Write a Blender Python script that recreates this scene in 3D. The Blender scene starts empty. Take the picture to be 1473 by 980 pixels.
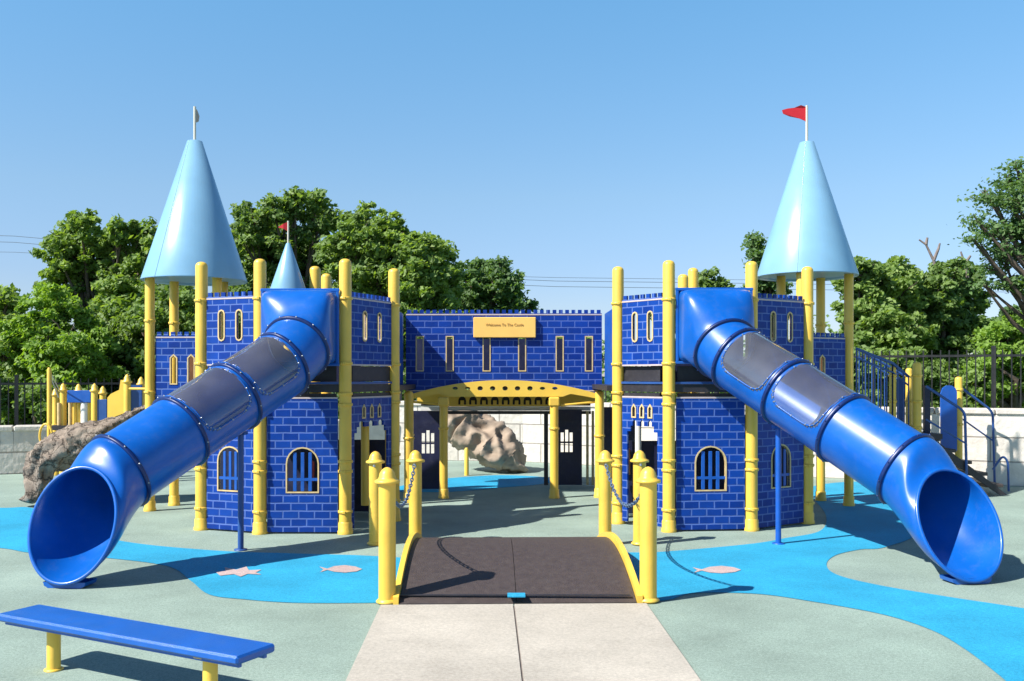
import bpy, math, random
import numpy as np
from mathutils import Vector, Matrix, noise, geometry
random.seed(7); rng = np.random.default_rng(11)
PI = math.pi
scene = bpy.context.scene
col = scene.collection
F, CX, HY, H = 1400.0, 736.5, 542.0, 1.6      # focal length and horizon measured on the photograph

def at(px, py, Y):                       # picture measurement -> real position at distance Y
    return Vector(((px-CX)/F*Y, Y, H+(HY-py)/F*Y))
def G(px, py, z=0.0):                    # picture measurement -> place on the ground
    Y = F*(H-z)/(py-HY); return Vector(((px-CX)/F*Y, Y, z))

# ------------------------------------------------------------------ materials
M = {}
def mat(name, base, rough=0.5, metal=0.0, spec=0.5, noise_amt=0.0, noise_scale=8.0, bump=0.0, bump_scale=60.0, coat=0.0, detail=5, base2=None):
    m = bpy.data.materials.new(name); m.use_nodes = True
    nt = m.node_tree; b = nt.nodes['Principled BSDF']
    b.inputs['Base Color'].default_value = (*base, 1); b.inputs['Roughness'].default_value = rough
    b.inputs['Metallic'].default_value = metal; b.inputs['Specular IOR Level'].default_value = spec
    b.inputs['Coat Weight'].default_value = coat; b.inputs['Coat Roughness'].default_value = 0.12
    tc = nt.nodes.new('ShaderNodeTexCoord')
    if noise_amt > 0:
        n = nt.nodes.new('ShaderNodeTexNoise'); n.inputs['Scale'].default_value = noise_scale; n.inputs['Detail'].default_value = detail
        nt.links.new(tc.outputs['Object'], n.inputs['Vector'])
        r = nt.nodes.new('ShaderNodeValToRGB'); r.color_ramp.elements[0].position = .3; r.color_ramp.elements[1].position = .7
        c2 = base2 or tuple(min(1, c*(1+noise_amt)) for c in base)
        r.color_ramp.elements[0].color = (*[c*(1-noise_amt) for c in base], 1) if base2 is None else (*base, 1)
        r.color_ramp.elements[1].color = (*c2, 1)
        nt.links.new(n.outputs['Fac'], r.inputs['Fac']); nt.links.new(r.outputs['Color'], b.inputs['Base Color'])
        n5 = nt.nodes.new('ShaderNodeTexNoise'); n5.inputs['Scale'].default_value = 13; n5.inputs['Detail'].default_value = 11; n5.inputs['Roughness'].default_value = .75; nt.links.new(tc.outputs['Object'], n5.inputs['Vector'])
        d5 = nt.nodes.new('ShaderNodeMapRange'); d5.inputs['From Min'].default_value = .50; d5.inputs['From Max'].default_value = .78; d5.inputs['To Max'].default_value = .11; nt.links.new(n5.outputs['Fac'], d5.inputs['Value'])
        x5 = nt.nodes.new('ShaderNodeMix'); x5.data_type = 'RGBA'; x5.inputs['B'].default_value = (.26, .25, .23, 1); nt.links.new(d5.outputs['Result'], x5.inputs['Factor']); nt.links.new(r.outputs['Color'], x5.inputs['A']); nt.links.new(x5.outputs['Result'], b.inputs['Base Color'])
        rr = nt.nodes.new('ShaderNodeMapRange'); rr.inputs['To Min'].default_value = max(0.02, rough-.08); rr.inputs['To Max'].default_value = min(1, rough+.12)
        nt.links.new(n.outputs['Fac'], rr.inputs['Value']); nt.links.new(rr.outputs['Result'], b.inputs['Roughness'])
    if bump > 0:
        n2 = nt.nodes.new('ShaderNodeTexNoise'); n2.inputs['Scale'].default_value = bump_scale; n2.inputs['Detail'].default_value = 4
        bp = nt.nodes.new('ShaderNodeBump'); bp.inputs['Strength'].default_value = bump; bp.inputs['Distance'].default_value = .01
        nt.links.new(tc.outputs['Object'], n2.inputs['Vector']); nt.links.new(n2.outputs['Fac'], bp.inputs['Height']); nt.links.new(bp.outputs['Normal'], b.inputs['Normal'])
    M[name] = m; return m

mat('yellow_paint', (.78, .50, .07), .38, noise_amt=.10, noise_scale=3, bump=.12, bump_scale=35)
mat('yellow_panel', (.80, .52, .07), .45, noise_amt=.07, noise_scale=4)
mat('slide_blue', (.0025, .098, .43), .30, noise_amt=.12, noise_scale=3.2, bump=.07, bump_scale=9, coat=.15)
mat('ring_blue', (.002, .020, .12), .35, noise_amt=.1)
mat('bright_blue', (.005, .085, .40), .4, noise_amt=.1)
mat('rail_blue', (.02, .075, .26), .4, noise_amt=.1)
mat('cone_blue', (.21, .405, .58), .30, noise_amt=.07, noise_scale=2.5, coat=.15)
mat('bench_blue', (.006, .098, .42), .36, noise_amt=.10, noise_scale=5, bump=.25, bump_scale=220)
mat('tan', (.62, .46, .22), .6, noise_amt=.15, noise_scale=14)
mat('tan_line', (.50, .42, .42), .6, noise_amt=.12)
mat('dark_metal', (.022, .020, .026), .5, noise_amt=.25)
mat('navy', (.007, .010, .045), .5, noise_amt=.2)
mat('black_iron', (.012, .012, .013), .45, noise_amt=.2)
mat('deck_brown', (.060, .045, .042), .50, noise_amt=.14, noise_scale=22, bump=.6, bump_scale=140, detail=9)
mat('red_cloth', (.62, .018, .03), .7)
mat('beige_cloth', (.42, .36, .30), .7)
mat('pole_white', (.62, .58, .48), .5)
mat('rock_plain', (.24, .18, .13), .8, noise_amt=.3, noise_scale=4.5, bump=.8, bump_scale=14, base2=(.42, .33, .25))
mat('steel', (.45, .47, .50), .35, metal=.7, noise_amt=.1)
mat('gold_sign', (.92, .54, .13), .5, noise_amt=.04, noise_scale=6)
mat('sign_ink', (.42, .22, .05), .6)
mat('bark', (.10, .075, .055), .9, noise_amt=.35, noise_scale=12, bump=.8, bump_scale=20)
mat('bark_grey', (.20, .165, .15), .9, noise_amt=.25, noise_scale=12)
mat('chain', (.10, .16, .26), .4, metal=.3)
mat('wire_black', (.06, .07, .08), .6)
mat('brown_door', (.20, .085, .03), .6, noise_amt=.2)
mat('red_plastic', (.50, .03, .03), .4)
mat('white_plastic', (.75, .74, .72), .5)
mat('orange_tan', (.40, .20, .09), .6)

def rubber(name, a, b_, s1=260):
    m = bpy.data.materials.new(name); m.use_nodes = True; nt = m.node_tree; bs = nt.nodes['Principled BSDF']
    bs.inputs['Roughness'].default_value = .85; bs.inputs['Specular IOR Level'].default_value = .25
    g = nt.nodes.new('ShaderNodeNewGeometry')
    v = nt.nodes.new('ShaderNodeTexVoronoi'); v.inputs['Scale'].default_value = s1
    n = nt.nodes.new('ShaderNodeTexNoise'); n.inputs['Scale'].default_value = 1.1; n.inputs['Detail'].default_value = 7; n.inputs['Roughness'].default_value = .62
    n3 = nt.nodes.new('ShaderNodeTexNoise'); n3.inputs['Scale'].default_value = 55; n3.inputs['Detail'].default_value = 3
    for t in (v, n, n3): nt.links.new(g.outputs['Position'], t.inputs['Vector'])
    mx = nt.nodes.new('ShaderNodeMix'); mx.data_type = 'RGBA'; mx.inputs['A'].default_value = (*a, 1); mx.inputs['B'].default_value = (*b_, 1)
    sep = nt.nodes.new('ShaderNodeSeparateColor'); nt.links.new(v.outputs['Color'], sep.inputs['Color']); nt.links.new(sep.outputs['Red'], mx.inputs['Factor'])
    mr = nt.nodes.new('ShaderNodeMapRange'); mr.inputs['From Min'].default_value = .3; mr.inputs['From Max'].default_value = .7; mr.inputs['To Min'].default_value = .80; mr.inputs['To Max'].default_value = 1.14
    nt.links.new(n.outputs['Fac'], mr.inputs['Value'])
    mr2 = nt.nodes.new('ShaderNodeMapRange'); mr2.inputs['From Min'].default_value = .3; mr2.inputs['From Max'].default_value = .7; mr2.inputs['To Min'].default_value = .88; mr2.inputs['To Max'].default_value = 1.12
    nt.links.new(n3.outputs['Fac'], mr2.inputs['Value'])
    mu = nt.nodes.new('ShaderNodeMath'); mu.operation = 'MULTIPLY'; nt.links.new(mr.outputs['Result'], mu.inputs[0]); nt.links.new(mr2.outputs['Result'], mu.inputs[1])
    n6 = nt.nodes.new('ShaderNodeTexNoise'); n6.inputs['Scale'].default_value = 9; n6.inputs['Detail'].default_value = 8; n6.inputs['Roughness'].default_value = .7; nt.links.new(g.outputs['Position'], n6.inputs['Vector'])
    m6 = nt.nodes.new('ShaderNodeMapRange'); m6.inputs['From Min'].default_value = .60; m6.inputs['From Max'].default_value = .70; m6.inputs['To Min'].default_value = 1; m6.inputs['To Max'].default_value = .86; nt.links.new(n6.outputs['Fac'], m6.inputs['Value'])
    mu2 = nt.nodes.new('ShaderNodeMath'); mu2.operation = 'MULTIPLY'; nt.links.new(mu.outputs[0], mu2.inputs[0]); nt.links.new(m6.outputs['Result'], mu2.inputs[1]); mu = mu2
    sc = nt.nodes.new('ShaderNodeVectorMath'); sc.operation = 'SCALE'; nt.links.new(mx.outputs['Result'], sc.inputs[0]); nt.links.new(mu.outputs[0], sc.inputs['Scale'])
    nt.links.new(sc.outputs['Vector'], bs.inputs['Base Color'])
    bp = nt.nodes.new('ShaderNodeBump'); bp.inputs['Strength'].default_value = .35; bp.inputs['Distance'].default_value = .004
    nt.links.new(v.outputs['Distance'], bp.inputs['Height']); nt.links.new(bp.outputs['Normal'], bs.inputs['Normal'])
    M[name] = m
rubber('rubber_green', (.19, .26, .22), (.325, .41, .355))
rubber('rubber_blue', (.011, .245, .43), (.038, .375, .60))
rubber('rubber_pink', (.38, .27, .26), (.54, .43, .41))
rubber('concrete', (.40, .365, .31), (.52, .475, .41), 400)
rubber('grass', (.05, .10, .025), (.10, .17, .04), 30)

def brick_mat(name, c1, c2, mortar, bw, bh, ms=.008, rough=.45, bump=.5, squash=1.0):
    m = bpy.data.materials.new(name); m.use_nodes = True; nt = m.node_tree; bs = nt.nodes['Principled BSDF']
    tc = nt.nodes.new('ShaderNodeTexCoord'); sx = nt.nodes.new('ShaderNodeSeparateXYZ'); cb = nt.nodes.new('ShaderNodeCombineXYZ')
    nt.links.new(tc.outputs['Object'], sx.inputs[0]); nt.links.new(sx.outputs['X'], cb.inputs['X']); nt.links.new(sx.outputs['Z'], cb.inputs['Y'])
    br = nt.nodes.new('ShaderNodeTexBrick'); br.inputs['Scale'].default_value = 1.0
    br.inputs['Brick Width'].default_value = bw; br.inputs['Row Height'].default_value = bh; br.inputs['Mortar Size'].default_value = ms
    br.inputs['Mortar Smooth'].default_value = .35; br.inputs['Bias'].default_value = 0
    br.inputs['Color1'].default_value = (*c1, 1); br.inputs['Color2'].default_value = (*c2, 1); br.inputs['Mortar'].default_value = (*mortar, 1)
    wn = nt.nodes.new('ShaderNodeTexNoise'); wn.inputs['Scale'].default_value = 9; nt.links.new(cb.outputs[0], wn.inputs['Vector'])
    ad = nt.nodes.new('ShaderNodeVectorMath'); ad.operation = 'MULTIPLY_ADD'; ad.inputs[1].default_value = (.008,)*3
    nt.links.new(wn.outputs['Color'], ad.inputs[0]); nt.links.new(cb.outputs[0], ad.inputs[2]); nt.links.new(ad.outputs[0], br.inputs['Vector'])
    n = nt.nodes.new('ShaderNodeTexNoise'); n.inputs['Scale'].default_value = 7; n.inputs['Detail'].default_value = 6; nt.links.new(tc.outputs['Object'], n.inputs['Vector'])
    mr = nt.nodes.new('ShaderNodeMapRange'); mr.inputs['To Min'].default_value = .72; mr.inputs['To Max'].default_value = 1.28; nt.links.new(n.outputs['Fac'], mr.inputs['Value'])
    sc = nt.nodes.new('ShaderNodeVectorMath'); sc.operation = 'SCALE'; nt.links.new(br.outputs['Color'], sc.inputs[0]); nt.links.new(mr.outputs['Result'], sc.inputs['Scale'])
    nt.links.new(sc.outputs['Vector'], bs.inputs['Base Color']); bs.inputs['Roughness'].default_value = rough; bs.inputs['Specular IOR Level'].default_value = .22
    bp = nt.nodes.new('ShaderNodeBump'); bp.inputs['Strength'].default_value = bump; bp.inputs['Distance'].default_value = .006; bp.invert = True
    nt.links.new(br.outputs['Fac'], bp.inputs['Height'])
    if bump > .8:
        b2 = nt.nodes.new('ShaderNodeBump'); b2.inputs['Strength'].default_value = .6; b2.inputs['Distance'].default_value = .03
        n4 = nt.nodes.new('ShaderNodeTexNoise'); n4.inputs['Scale'].default_value = 9; n4.inputs['Detail'].default_value = 8; nt.links.new(tc.outputs['Object'], n4.inputs['Vector'])
        nt.links.new(n4.outputs['Fac'], b2.inputs['Height']); nt.links.new(bp.outputs['Normal'], b2.inputs['Normal']); nt.links.new(b2.outputs['Normal'], bs.inputs['Normal'])
    else: nt.links.new(bp.outputs['Normal'], bs.inputs['Normal'])
    M[name] = m
brick_mat('castle_brick', (.0015, .028, .215), (.004, .052, .32), (.08, .145, .42), .160, .0795, .0078)
brick_mat('castle_brick_small', (.0015, .028, .215), (.004, .054, .32), (.09, .155, .42), .152, .081, .0075)
brick_mat('castle_brick_wall', (.0015, .024, .20), (.004, .044, .30), (.07, .125, .40), .182, .087, .0078)
brick_mat('block_white', (.60, .55, .49), (.68, .64, .58), (.30, .27, .24), .80, .355, .012, .85, 1.0)
brick_mat('block_grey', (.52, .49, .45), (.60, .57, .52), (.26, .24, .21), .62, .36, .014, .85, 1.0)

def rock_mat():
    m = bpy.data.materials.new('rock_brown'); m.use_nodes = True; nt = m.node_tree; bs = nt.nodes['Principled BSDF']; bs.inputs['Roughness'].default_value = .9
    g = nt.nodes.new('ShaderNodeNewGeometry'); n = nt.nodes.new('ShaderNodeTexNoise'); n.inputs['Scale'].default_value = 6; n.inputs['Detail'].default_value = 12; n.inputs['Roughness'].default_value = .72
    v = nt.nodes.new('ShaderNodeTexVoronoi'); v.feature = 'DISTANCE_TO_EDGE'; v.inputs['Scale'].default_value = 5.5
    w_ = nt.nodes.new('ShaderNodeVectorMath'); w_.operation = 'MULTIPLY_ADD'; w_.inputs[1].default_value = (.35,)*3
    nt.links.new(g.outputs['Position'], n.inputs['Vector']); nt.links.new(n.outputs['Color'], w_.inputs[0]); nt.links.new(g.outputs['Position'], w_.inputs[2]); nt.links.new(w_.outputs[0], v.inputs['Vector'])
    r = nt.nodes.new('ShaderNodeValToRGB'); r.color_ramp.elements[0].position = .35; r.color_ramp.elements[0].color = (.13, .10, .08, 1); r.color_ramp.elements[1].position = .66; r.color_ramp.elements[1].color = (.42, .335, .26, 1)
    nt.links.new(n.outputs['Fac'], r.inputs['Fac'])
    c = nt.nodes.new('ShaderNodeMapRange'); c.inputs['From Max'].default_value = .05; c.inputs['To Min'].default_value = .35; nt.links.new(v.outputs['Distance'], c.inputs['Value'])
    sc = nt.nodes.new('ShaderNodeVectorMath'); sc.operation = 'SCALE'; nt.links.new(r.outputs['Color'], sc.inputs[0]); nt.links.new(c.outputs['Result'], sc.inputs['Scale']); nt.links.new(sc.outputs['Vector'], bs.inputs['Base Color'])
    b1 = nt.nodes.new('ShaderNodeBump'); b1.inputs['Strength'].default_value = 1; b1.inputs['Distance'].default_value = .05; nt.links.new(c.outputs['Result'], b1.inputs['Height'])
    b2 = nt.nodes.new('ShaderNodeBump'); b2.inputs['Strength'].default_value = 1; b2.inputs['Distance'].default_value = .06; nt.links.new(n.outputs['Fac'], b2.inputs['Height']); nt.links.new(b1.outputs['Normal'], b2.inputs['Normal'])
    nt.links.new(b2.outputs['Normal'], bs.inputs['Normal']); M['rock_brown'] = m
rock_mat()
def leaf_mat(name, a, b_, c):
    m = bpy.data.materials.new(name); m.use_nodes = True; nt = m.node_tree; bs = nt.nodes['Principled BSDF']; out = nt.nodes['Material Output']
    g = nt.nodes.new('ShaderNodeNewGeometry')
    r = nt.nodes.new('ShaderNodeValToRGB'); r.color_ramp.elements[0].color = (*a, 1); r.color_ramp.elements[1].color = (*c, 1)
    e = r.color_ramp.elements.new(.5); e.color = (*b_, 1)
    n = nt.nodes.new('ShaderNodeTexNoise'); n.inputs['Scale'].default_value = .9; n.inputs['Detail'].default_value = 3; nt.links.new(g.outputs['Position'], n.inputs['Vector'])
    ma = nt.nodes.new('ShaderNodeMath'); ma.operation = 'MULTIPLY_ADD'; ma.inputs[1].default_value = .55; nt.links.new(g.outputs['Random Per Island'], ma.inputs[0])
    m2 = nt.nodes.new('ShaderNodeMath'); m2.operation = 'MULTIPLY_ADD'; m2.inputs[1].default_value = 1.3; m2.inputs[2].default_value = -.42; nt.links.new(n.outputs['Fac'], m2.inputs[0]); nt.links.new(m2.outputs[0], ma.inputs[2])
    nt.links.new(ma.outputs[0], r.inputs['Fac']); nt.links.new(r.outputs['Color'], bs.inputs['Base Color']); bs.inputs['Roughness'].default_value = .6
    tr = nt.nodes.new('ShaderNodeBsdfTranslucent'); hs = nt.nodes.new('ShaderNodeVectorMath'); hs.operation = 'MULTIPLY'; hs.inputs[1].default_value = (1.6, 1.6, .5)
    nt.links.new(r.outputs['Color'], hs.inputs[0]); nt.links.new(hs.outputs[0], tr.inputs['Color'])
    ms = nt.nodes.new('ShaderNodeMixShader'); ms.inputs[0].default_value = .42; nt.links.new(bs.outputs[0], ms.inputs[1]); nt.links.new(tr.outputs[0], ms.inputs[2]); nt.links.new(ms.outputs[0], out.inputs['Surface'])
    M[name] = m
leaf_mat('leaf_mid', (.075, .135, .028), (.17, .27, .06), (.32, .43, .12))
leaf_mat('leaf_dark', (.060, .115, .028), (.135, .225, .055), (.26, .37, .10))
leaf_mat('leaf_light', (.10, .18, .025), (.19, .32, .045), (.28, .42, .07))
leaf_mat('leaf_bluish', (.055, .11, .035), (.10, .19, .055), (.17, .28, .09))

def clear_mat():
    m = bpy.data.materials.new('clear_bubble'); m.use_nodes = True; nt = m.node_tree; nt.nodes.remove(nt.nodes['Principled BSDF']); out = nt.nodes['Material Output']
    t = nt.nodes.new('ShaderNodeBsdfTransparent'); t.inputs['Color'].default_value = (.86, .88, .92, 1)
    g = nt.nodes.new('ShaderNodeBsdfGlossy'); g.inputs['Roughness'].default_value = .05; g.inputs['Color'].default_value = (.9, .92, .95, 1)
    d = nt.nodes.new('ShaderNodeBsdfDiffuse'); d.inputs['Color'].default_value = (.52, .54, .62, 1)
    lw = nt.nodes.new('ShaderNodeLayerWeight'); lw.inputs['Blend'].default_value = .42
    tc = nt.nodes.new('ShaderNodeTexCoord'); n = nt.nodes.new('ShaderNodeTexNoise'); n.inputs['Scale'].default_value = 2.2; n.inputs['Detail'].default_value = 3
    nt.links.new(tc.outputs['Object'], n.inputs['Vector'])
    mr = nt.nodes.new('ShaderNodeMapRange'); mr.inputs['From Min'].default_value = .35; mr.inputs['From Max'].default_value = .75; mr.inputs['To Min'].default_value = .10; mr.inputs['To Max'].default_value = .20; nt.links.new(n.outputs['Fac'], mr.inputs['Value'])
    a = nt.nodes.new('ShaderNodeMixShader'); nt.links.new(mr.outputs['Result'], a.inputs[0]); nt.links.new(t.outputs[0], a.inputs[1]); nt.links.new(d.outputs[0], a.inputs[2])
    b_ = nt.nodes.new('ShaderNodeMixShader'); nt.links.new(lw.outputs['Fresnel'], b_.inputs[0]); nt.links.new(a.outputs[0], b_.inputs[1]); nt.links.new(g.outputs[0], b_.inputs[2])
    nt.links.new(b_.outputs[0], out.inputs['Surface']); M['clear_bubble'] = m
clear_mat()

# ------------------------------------------------------------------ mesh helpers
class MB:
    def __init__(s): s.v = []; s.f = []; s.sm = []
    def add(s, vs, fs, smooth=False):
        o = len(s.v); s.v += [tuple(v) for v in vs]; s.f += [tuple(i+o for i in f) for f in fs]; s.sm += [smooth]*len(fs); return s
    def box(s, c, d, rz=0, R=None, bev=0.0):
        c = Vector(c); hx, hy, hz = d[0]/2, d[1]/2, d[2]/2
        if R is None: R = Matrix.Rotation(rz, 3, 'Z')
        if bev <= 0:
            vs = [c+R@Vector((x*hx, y*hy, z*hz)) for x in (-1, 1) for y in (-1, 1) for z in (-1, 1)]
            return s.add(vs, [(0,1,3,2),(4,6,7,5),(0,4,5,1),(2,3,7,6),(0,2,6,4),(1,5,7,3)])
        b = min(bev, hx*.49, hy*.49, hz*.49); vs = []; idx = {}
        for x in (-1, 1):
            for y in (-1, 1):
                for z in (-1, 1):
                    for k, (a, bb, cc) in enumerate(((0, b, b), (b, 0, b), (b, b, 0))):
                        idx[(x, y, z, k)] = len(vs); vs.append(c+R@Vector((x*(hx-a), y*(hy-bb), z*(hz-cc))))
        fs = []
        for sg in (-1, 1):
            fs.append([idx[(sg, y, z, 0)] for y, z in ((-1,-1),(1,-1),(1,1),(-1,1))][::sg])
            fs.append([idx[(x, sg, z, 1)] for x, z in ((-1,-1),(-1,1),(1,1),(1,-1))][::sg])
            fs.append([idx[(x, y, sg, 2)] for x, y in ((-1,-1),(1,-1),(1,1),(-1,1))][::sg])
        for p in (-1, 1):
            for q in (-1, 1):
                fs.append([idx[(p,q,-1,0)], idx[(p,q,1,0)], idx[(p,q,1,1)], idx[(p,q,-1,1)]])
                fs.append([idx[(p,-1,q,0)], idx[(p,1,q,0)], idx[(p,1,q,2)], idx[(p,-1,q,2)]])
                fs.append([idx[(-1,p,q,1)], idx[(1,p,q,1)], idx[(1,p,q,2)], idx[(-1,p,q,2)]])
                for r in (-1, 1): fs.append([idx[(p,q,r,0)], idx[(p,q,r,1)], idx[(p,q,r,2)]])
        return s.add(vs, fs)
    def lathe(s, c, prof, n=24, R=None):       # prof: (radius, height)
        c = Vector(c); R = R or Matrix.Identity(3); vs = []; fs = []
        for r, z in prof:
            for k in range(n): a = 2*PI*k/n; vs.append(c+R@Vector((r*math.cos(a), r*math.sin(a), z)))
        for i in range(len(prof)-1):
            for k in range(n): k2 = (k+1) % n; fs.append((i*n+k, i*n+k2, (i+1)*n+k2, (i+1)*n+k))
        s.add(vs, fs, True)
        if prof[0][0] > 1e-4: s.add([vs[k] for k in range(n)], [tuple(range(n-1, -1, -1))])
        if prof[-1][0] > 1e-4: s.add(vs[-n:], [tuple(range(n))])
        return s
    def cyl(s, a, b, r, r2=None, n=14):
        a, b = Vector(a), Vector(b); d = b-a; R = d.to_track_quat('Z', 'Y').to_matrix()
        return s.lathe(a, [(r, 0), (r if r2 is None else r2, d.length)], n, R)
    def tube(s, pts, r, n=8, closed=False):
        pts = [Vector(p) for p in pts]; N = len(pts); vs = []; fs = []
        rr = r if hasattr(r, '__len__') else [r]*N
        up = None
        for i, p in enumerate(pts):
            if closed: t = pts[(i+1) % N]-pts[i-1]
            else: t = pts[min(i+1, N-1)]-pts[max(i-1, 0)]
            t.normalize()
            if up is None: up = Vector((0, 0, 1)) if abs(t.z) < .9 else Vector((1, 0, 0))
            u = (up-t*up.dot(t)).normalized(); up = u; w = t.cross(u)
            for k in range(n): a = 2*PI*k/n; vs.append(p+(u*math.cos(a)+w*math.sin(a))*rr[i])
        for i in range(N if closed else N-1):
            j = (i+1) % N
            for k in range(n): k2 = (k+1) % n; fs.append((i*n+k, i*n+k2, j*n+k2, j*n+k))
        s.add(vs, fs, True)
        if not closed: s.add(vs[:n], [tuple(range(n-1, -1, -1))]); s.add(vs[-n:], [tuple(range(n))])
        return s
    def prism(s, outer, holes=(), y0=0.0, y1=.02, f=None):   # outline in (x,z), thickness along y
        loops = [list(outer)]+[list(h) for h in holes]
        tris = geometry.tessellate_polygon([[Vector((p[0], p[1], 0)) for p in L] for L in loops])
        P = [p for L in loops for p in L]; n = len(P)
        T = f or (lambda x, y, z: (x, y, z))
        vs = [T(p[0], y0, p[1]) for p in P]+[T(p[0], y1, p[1]) for p in P]
        fs = [tuple(t) for t in tris]+[tuple(i+n for i in t)[::-1] for t in tris]; o = 0
        for L in loops:
            for k in range(len(L)): a = o+k; b = o+(k+1) % len(L); fs.append((a, b, b+n, a+n))
            o += len(L)
        return s.add(vs, fs)
    def build(s, name, m, parent=None, local=False):
        me = bpy.data.meshes.new(name)
        off = Vector((0, 0, 0))
        if parent is not None and not local: off = wloc(parent)
        vs = [tuple(Vector(v)-off) for v in s.v]
        me.from_pydata(vs, [], s.f)
        me.polygons.foreach_set('use_smooth', s.sm)
        import bmesh
        bm = bmesh.new(); bm.from_mesh(me); bmesh.ops.recalc_face_normals(bm, faces=bm.faces); bm.to_mesh(me); bm.free()
        me.materials.append(M[m]); o = bpy.data.objects.new(name, me); col.objects.link(o)
        if parent is not None: o.parent = parent
        return o
def wloc(o):
    v = Vector((0, 0, 0))
    while o is not None: v += o.location; o = o.parent
    return v
def tag(o, label=None, cat=None, group=None, kind=None):
    if label: o['label'] = label
    if cat: o['category'] = cat
    if group: o['group'] = group
    if kind: o['kind'] = kind
    return o
def empty(name, loc, label, cat, group=None):
    o = bpy.data.objects.new(name, None); o.location = loc; o.empty_display_size = .2; col.objects.link(o); return tag(o, label, cat, group)
def copy_tree(o, parent=None):
    kids = list(o.children); c = o.copy(); col.objects.link(c)
    if parent is not None: c.parent = parent
    for k in kids: copy_tree(k, c)
    return c
def smooth_loop(pts, k=8):
    n = len(pts); out = []
    for i in range(n):
        p0, p1, p2, p3 = pts[i-1], pts[i], pts[(i+1) % n], pts[(i+2) % n]
        for j in range(k):
            t = j/k; out.append(.5*((2*p1)+(p2-p0)*t+(2*p0-5*p1+4*p2-p3)*t*t+(3*p1-p0-3*p2+p3)*t**3))
    return out

# ------------------------------------------------------------------ setting
def sheet(name, pts2, z, m, kind='structure', label=None, cat=None, group=None):
    tris = geometry.tessellate_polygon([[Vector((p[0], p[1], 0)) for p in pts2]])
    me = bpy.data.meshes.new(name); me.from_pydata([(p[0], p[1], z) for p in pts2], [], [tuple(t) for t in tris])
    me.validate(); import bmesh
    bm = bmesh.new(); bm.from_mesh(me)
    for f in bm.faces:
        f.normal_update()
        if f.normal.z < 0: f.normal_flip()
    bm.to_mesh(me); bm.free()
    me.materials.append(M[m]); o = bpy.data.objects.new(name, me); col.objects.link(o); tag(o, label, cat, group, kind); return o
sheet('ground', [(-400, -60), (400, -60), (400, 600), (-400, 600)], -.03, 'grass')
rub = [(-30, -8), (30, -8), (30, 12.2), (11.5, 12.9), (7.1, 14.35), (4.9, 15.45), (.2, 18.35), (-2.2, 18.8), (-5.2, 17.3), (-7.6, 16.2), (-12, 14.5), (-30, 12)]
sheet('playground_surface', rub, 0, 'rubber_green')
def river(pts, z=.004):
    L = smooth_loop([G(*p) for p in pts], 8); return [(p.x, p.y) for p in L]
rl = [(-250, 720), (-120, 728), (0, 731), (45, 731), (100, 750), (166, 777), (301, 792), (430, 797), (545, 801), (640, 812), (640, 866), (545, 868), (427, 868), (352, 863), (301, 856), (274, 836), (240, 815), (150, 803), (45, 796), (0, 789), (-120, 780), (-250, 778)]
rr_ = [(860, 800), (944, 795), (1019, 789), (1088, 782), (1128, 775), (1180, 764), (1188, 742), (1172, 720), (1160, 704), (1200, 695), (1260, 694), (1310, 706), (1322, 735), (1320, 768), (1272, 788), (1238, 791), (1203, 799), (1189, 812), (1203, 827), (1262, 842), (1362, 859), (1473, 876), (1640, 905), (1700, 960), (1640, 1090), (1540, 1060), (1444, 978), (1387, 934), (1337, 906), (1267, 884), (1168, 866), (1088, 855), (999, 854), (960, 864), (900, 866), (860, 850)]
sheet('river_surface', river(rl), .004, 'rubber_blue')
sheet('river_surface', river(rr_), .004, 'rubber_blue')
pool = [(560, 706), (600, 694), (650, 688), (720, 684), (785, 687), (800, 692), (770, 698), (720, 702), (650, 708), (600, 708)]
sheet('pool_surface', river(pool), .004, 'rubber_blue')
def inlay(cx, cy, w, h, seed, lab, pts=None):
    r = random.Random(seed); L = []
    base = pts or [(-1, .1), (-.55, -.1), (-.6, -.8), (-.1, -.35), (.35, -.95), (.45, -.25), (1, -.35), (.75, .2), (1, .6), (.4, .45), (.1, 1), (-.2, .5), (-.8, .8)]
    for x, y in base: p = G(cx+x*w/2, cy+y*h/2); L.append((p.x, p.y))
    return sheet('animal_inlay', L, .008, 'rubber_pink', 'thing', lab, 'ground inlay', 'pale pink inlays in the blue rubber')
inlay(343, 823.5, 66, 15, 1, 'pale pink starfish inlay in the blue rubber next to the shadow of the left slide')
FISH = [(-1, -.6), (-.62, -.1), (-.3, -.7), (.2, -.95), (.7, -.6), (1, 0), (.75, .55), (.2, .85), (-.3, .65), (-.62, .2), (-.95, .75), (-.8, .1)]
inlay(490, 820, 62, 12, 2, 'faint pink fish shaped inlay in the blue rubber close to the left bridge bollards', FISH)
inlay(1031, 821, 70, 12, 3, 'pale pink fish shaped inlay in the blue rubber right of the arched bridge', FISH)
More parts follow.
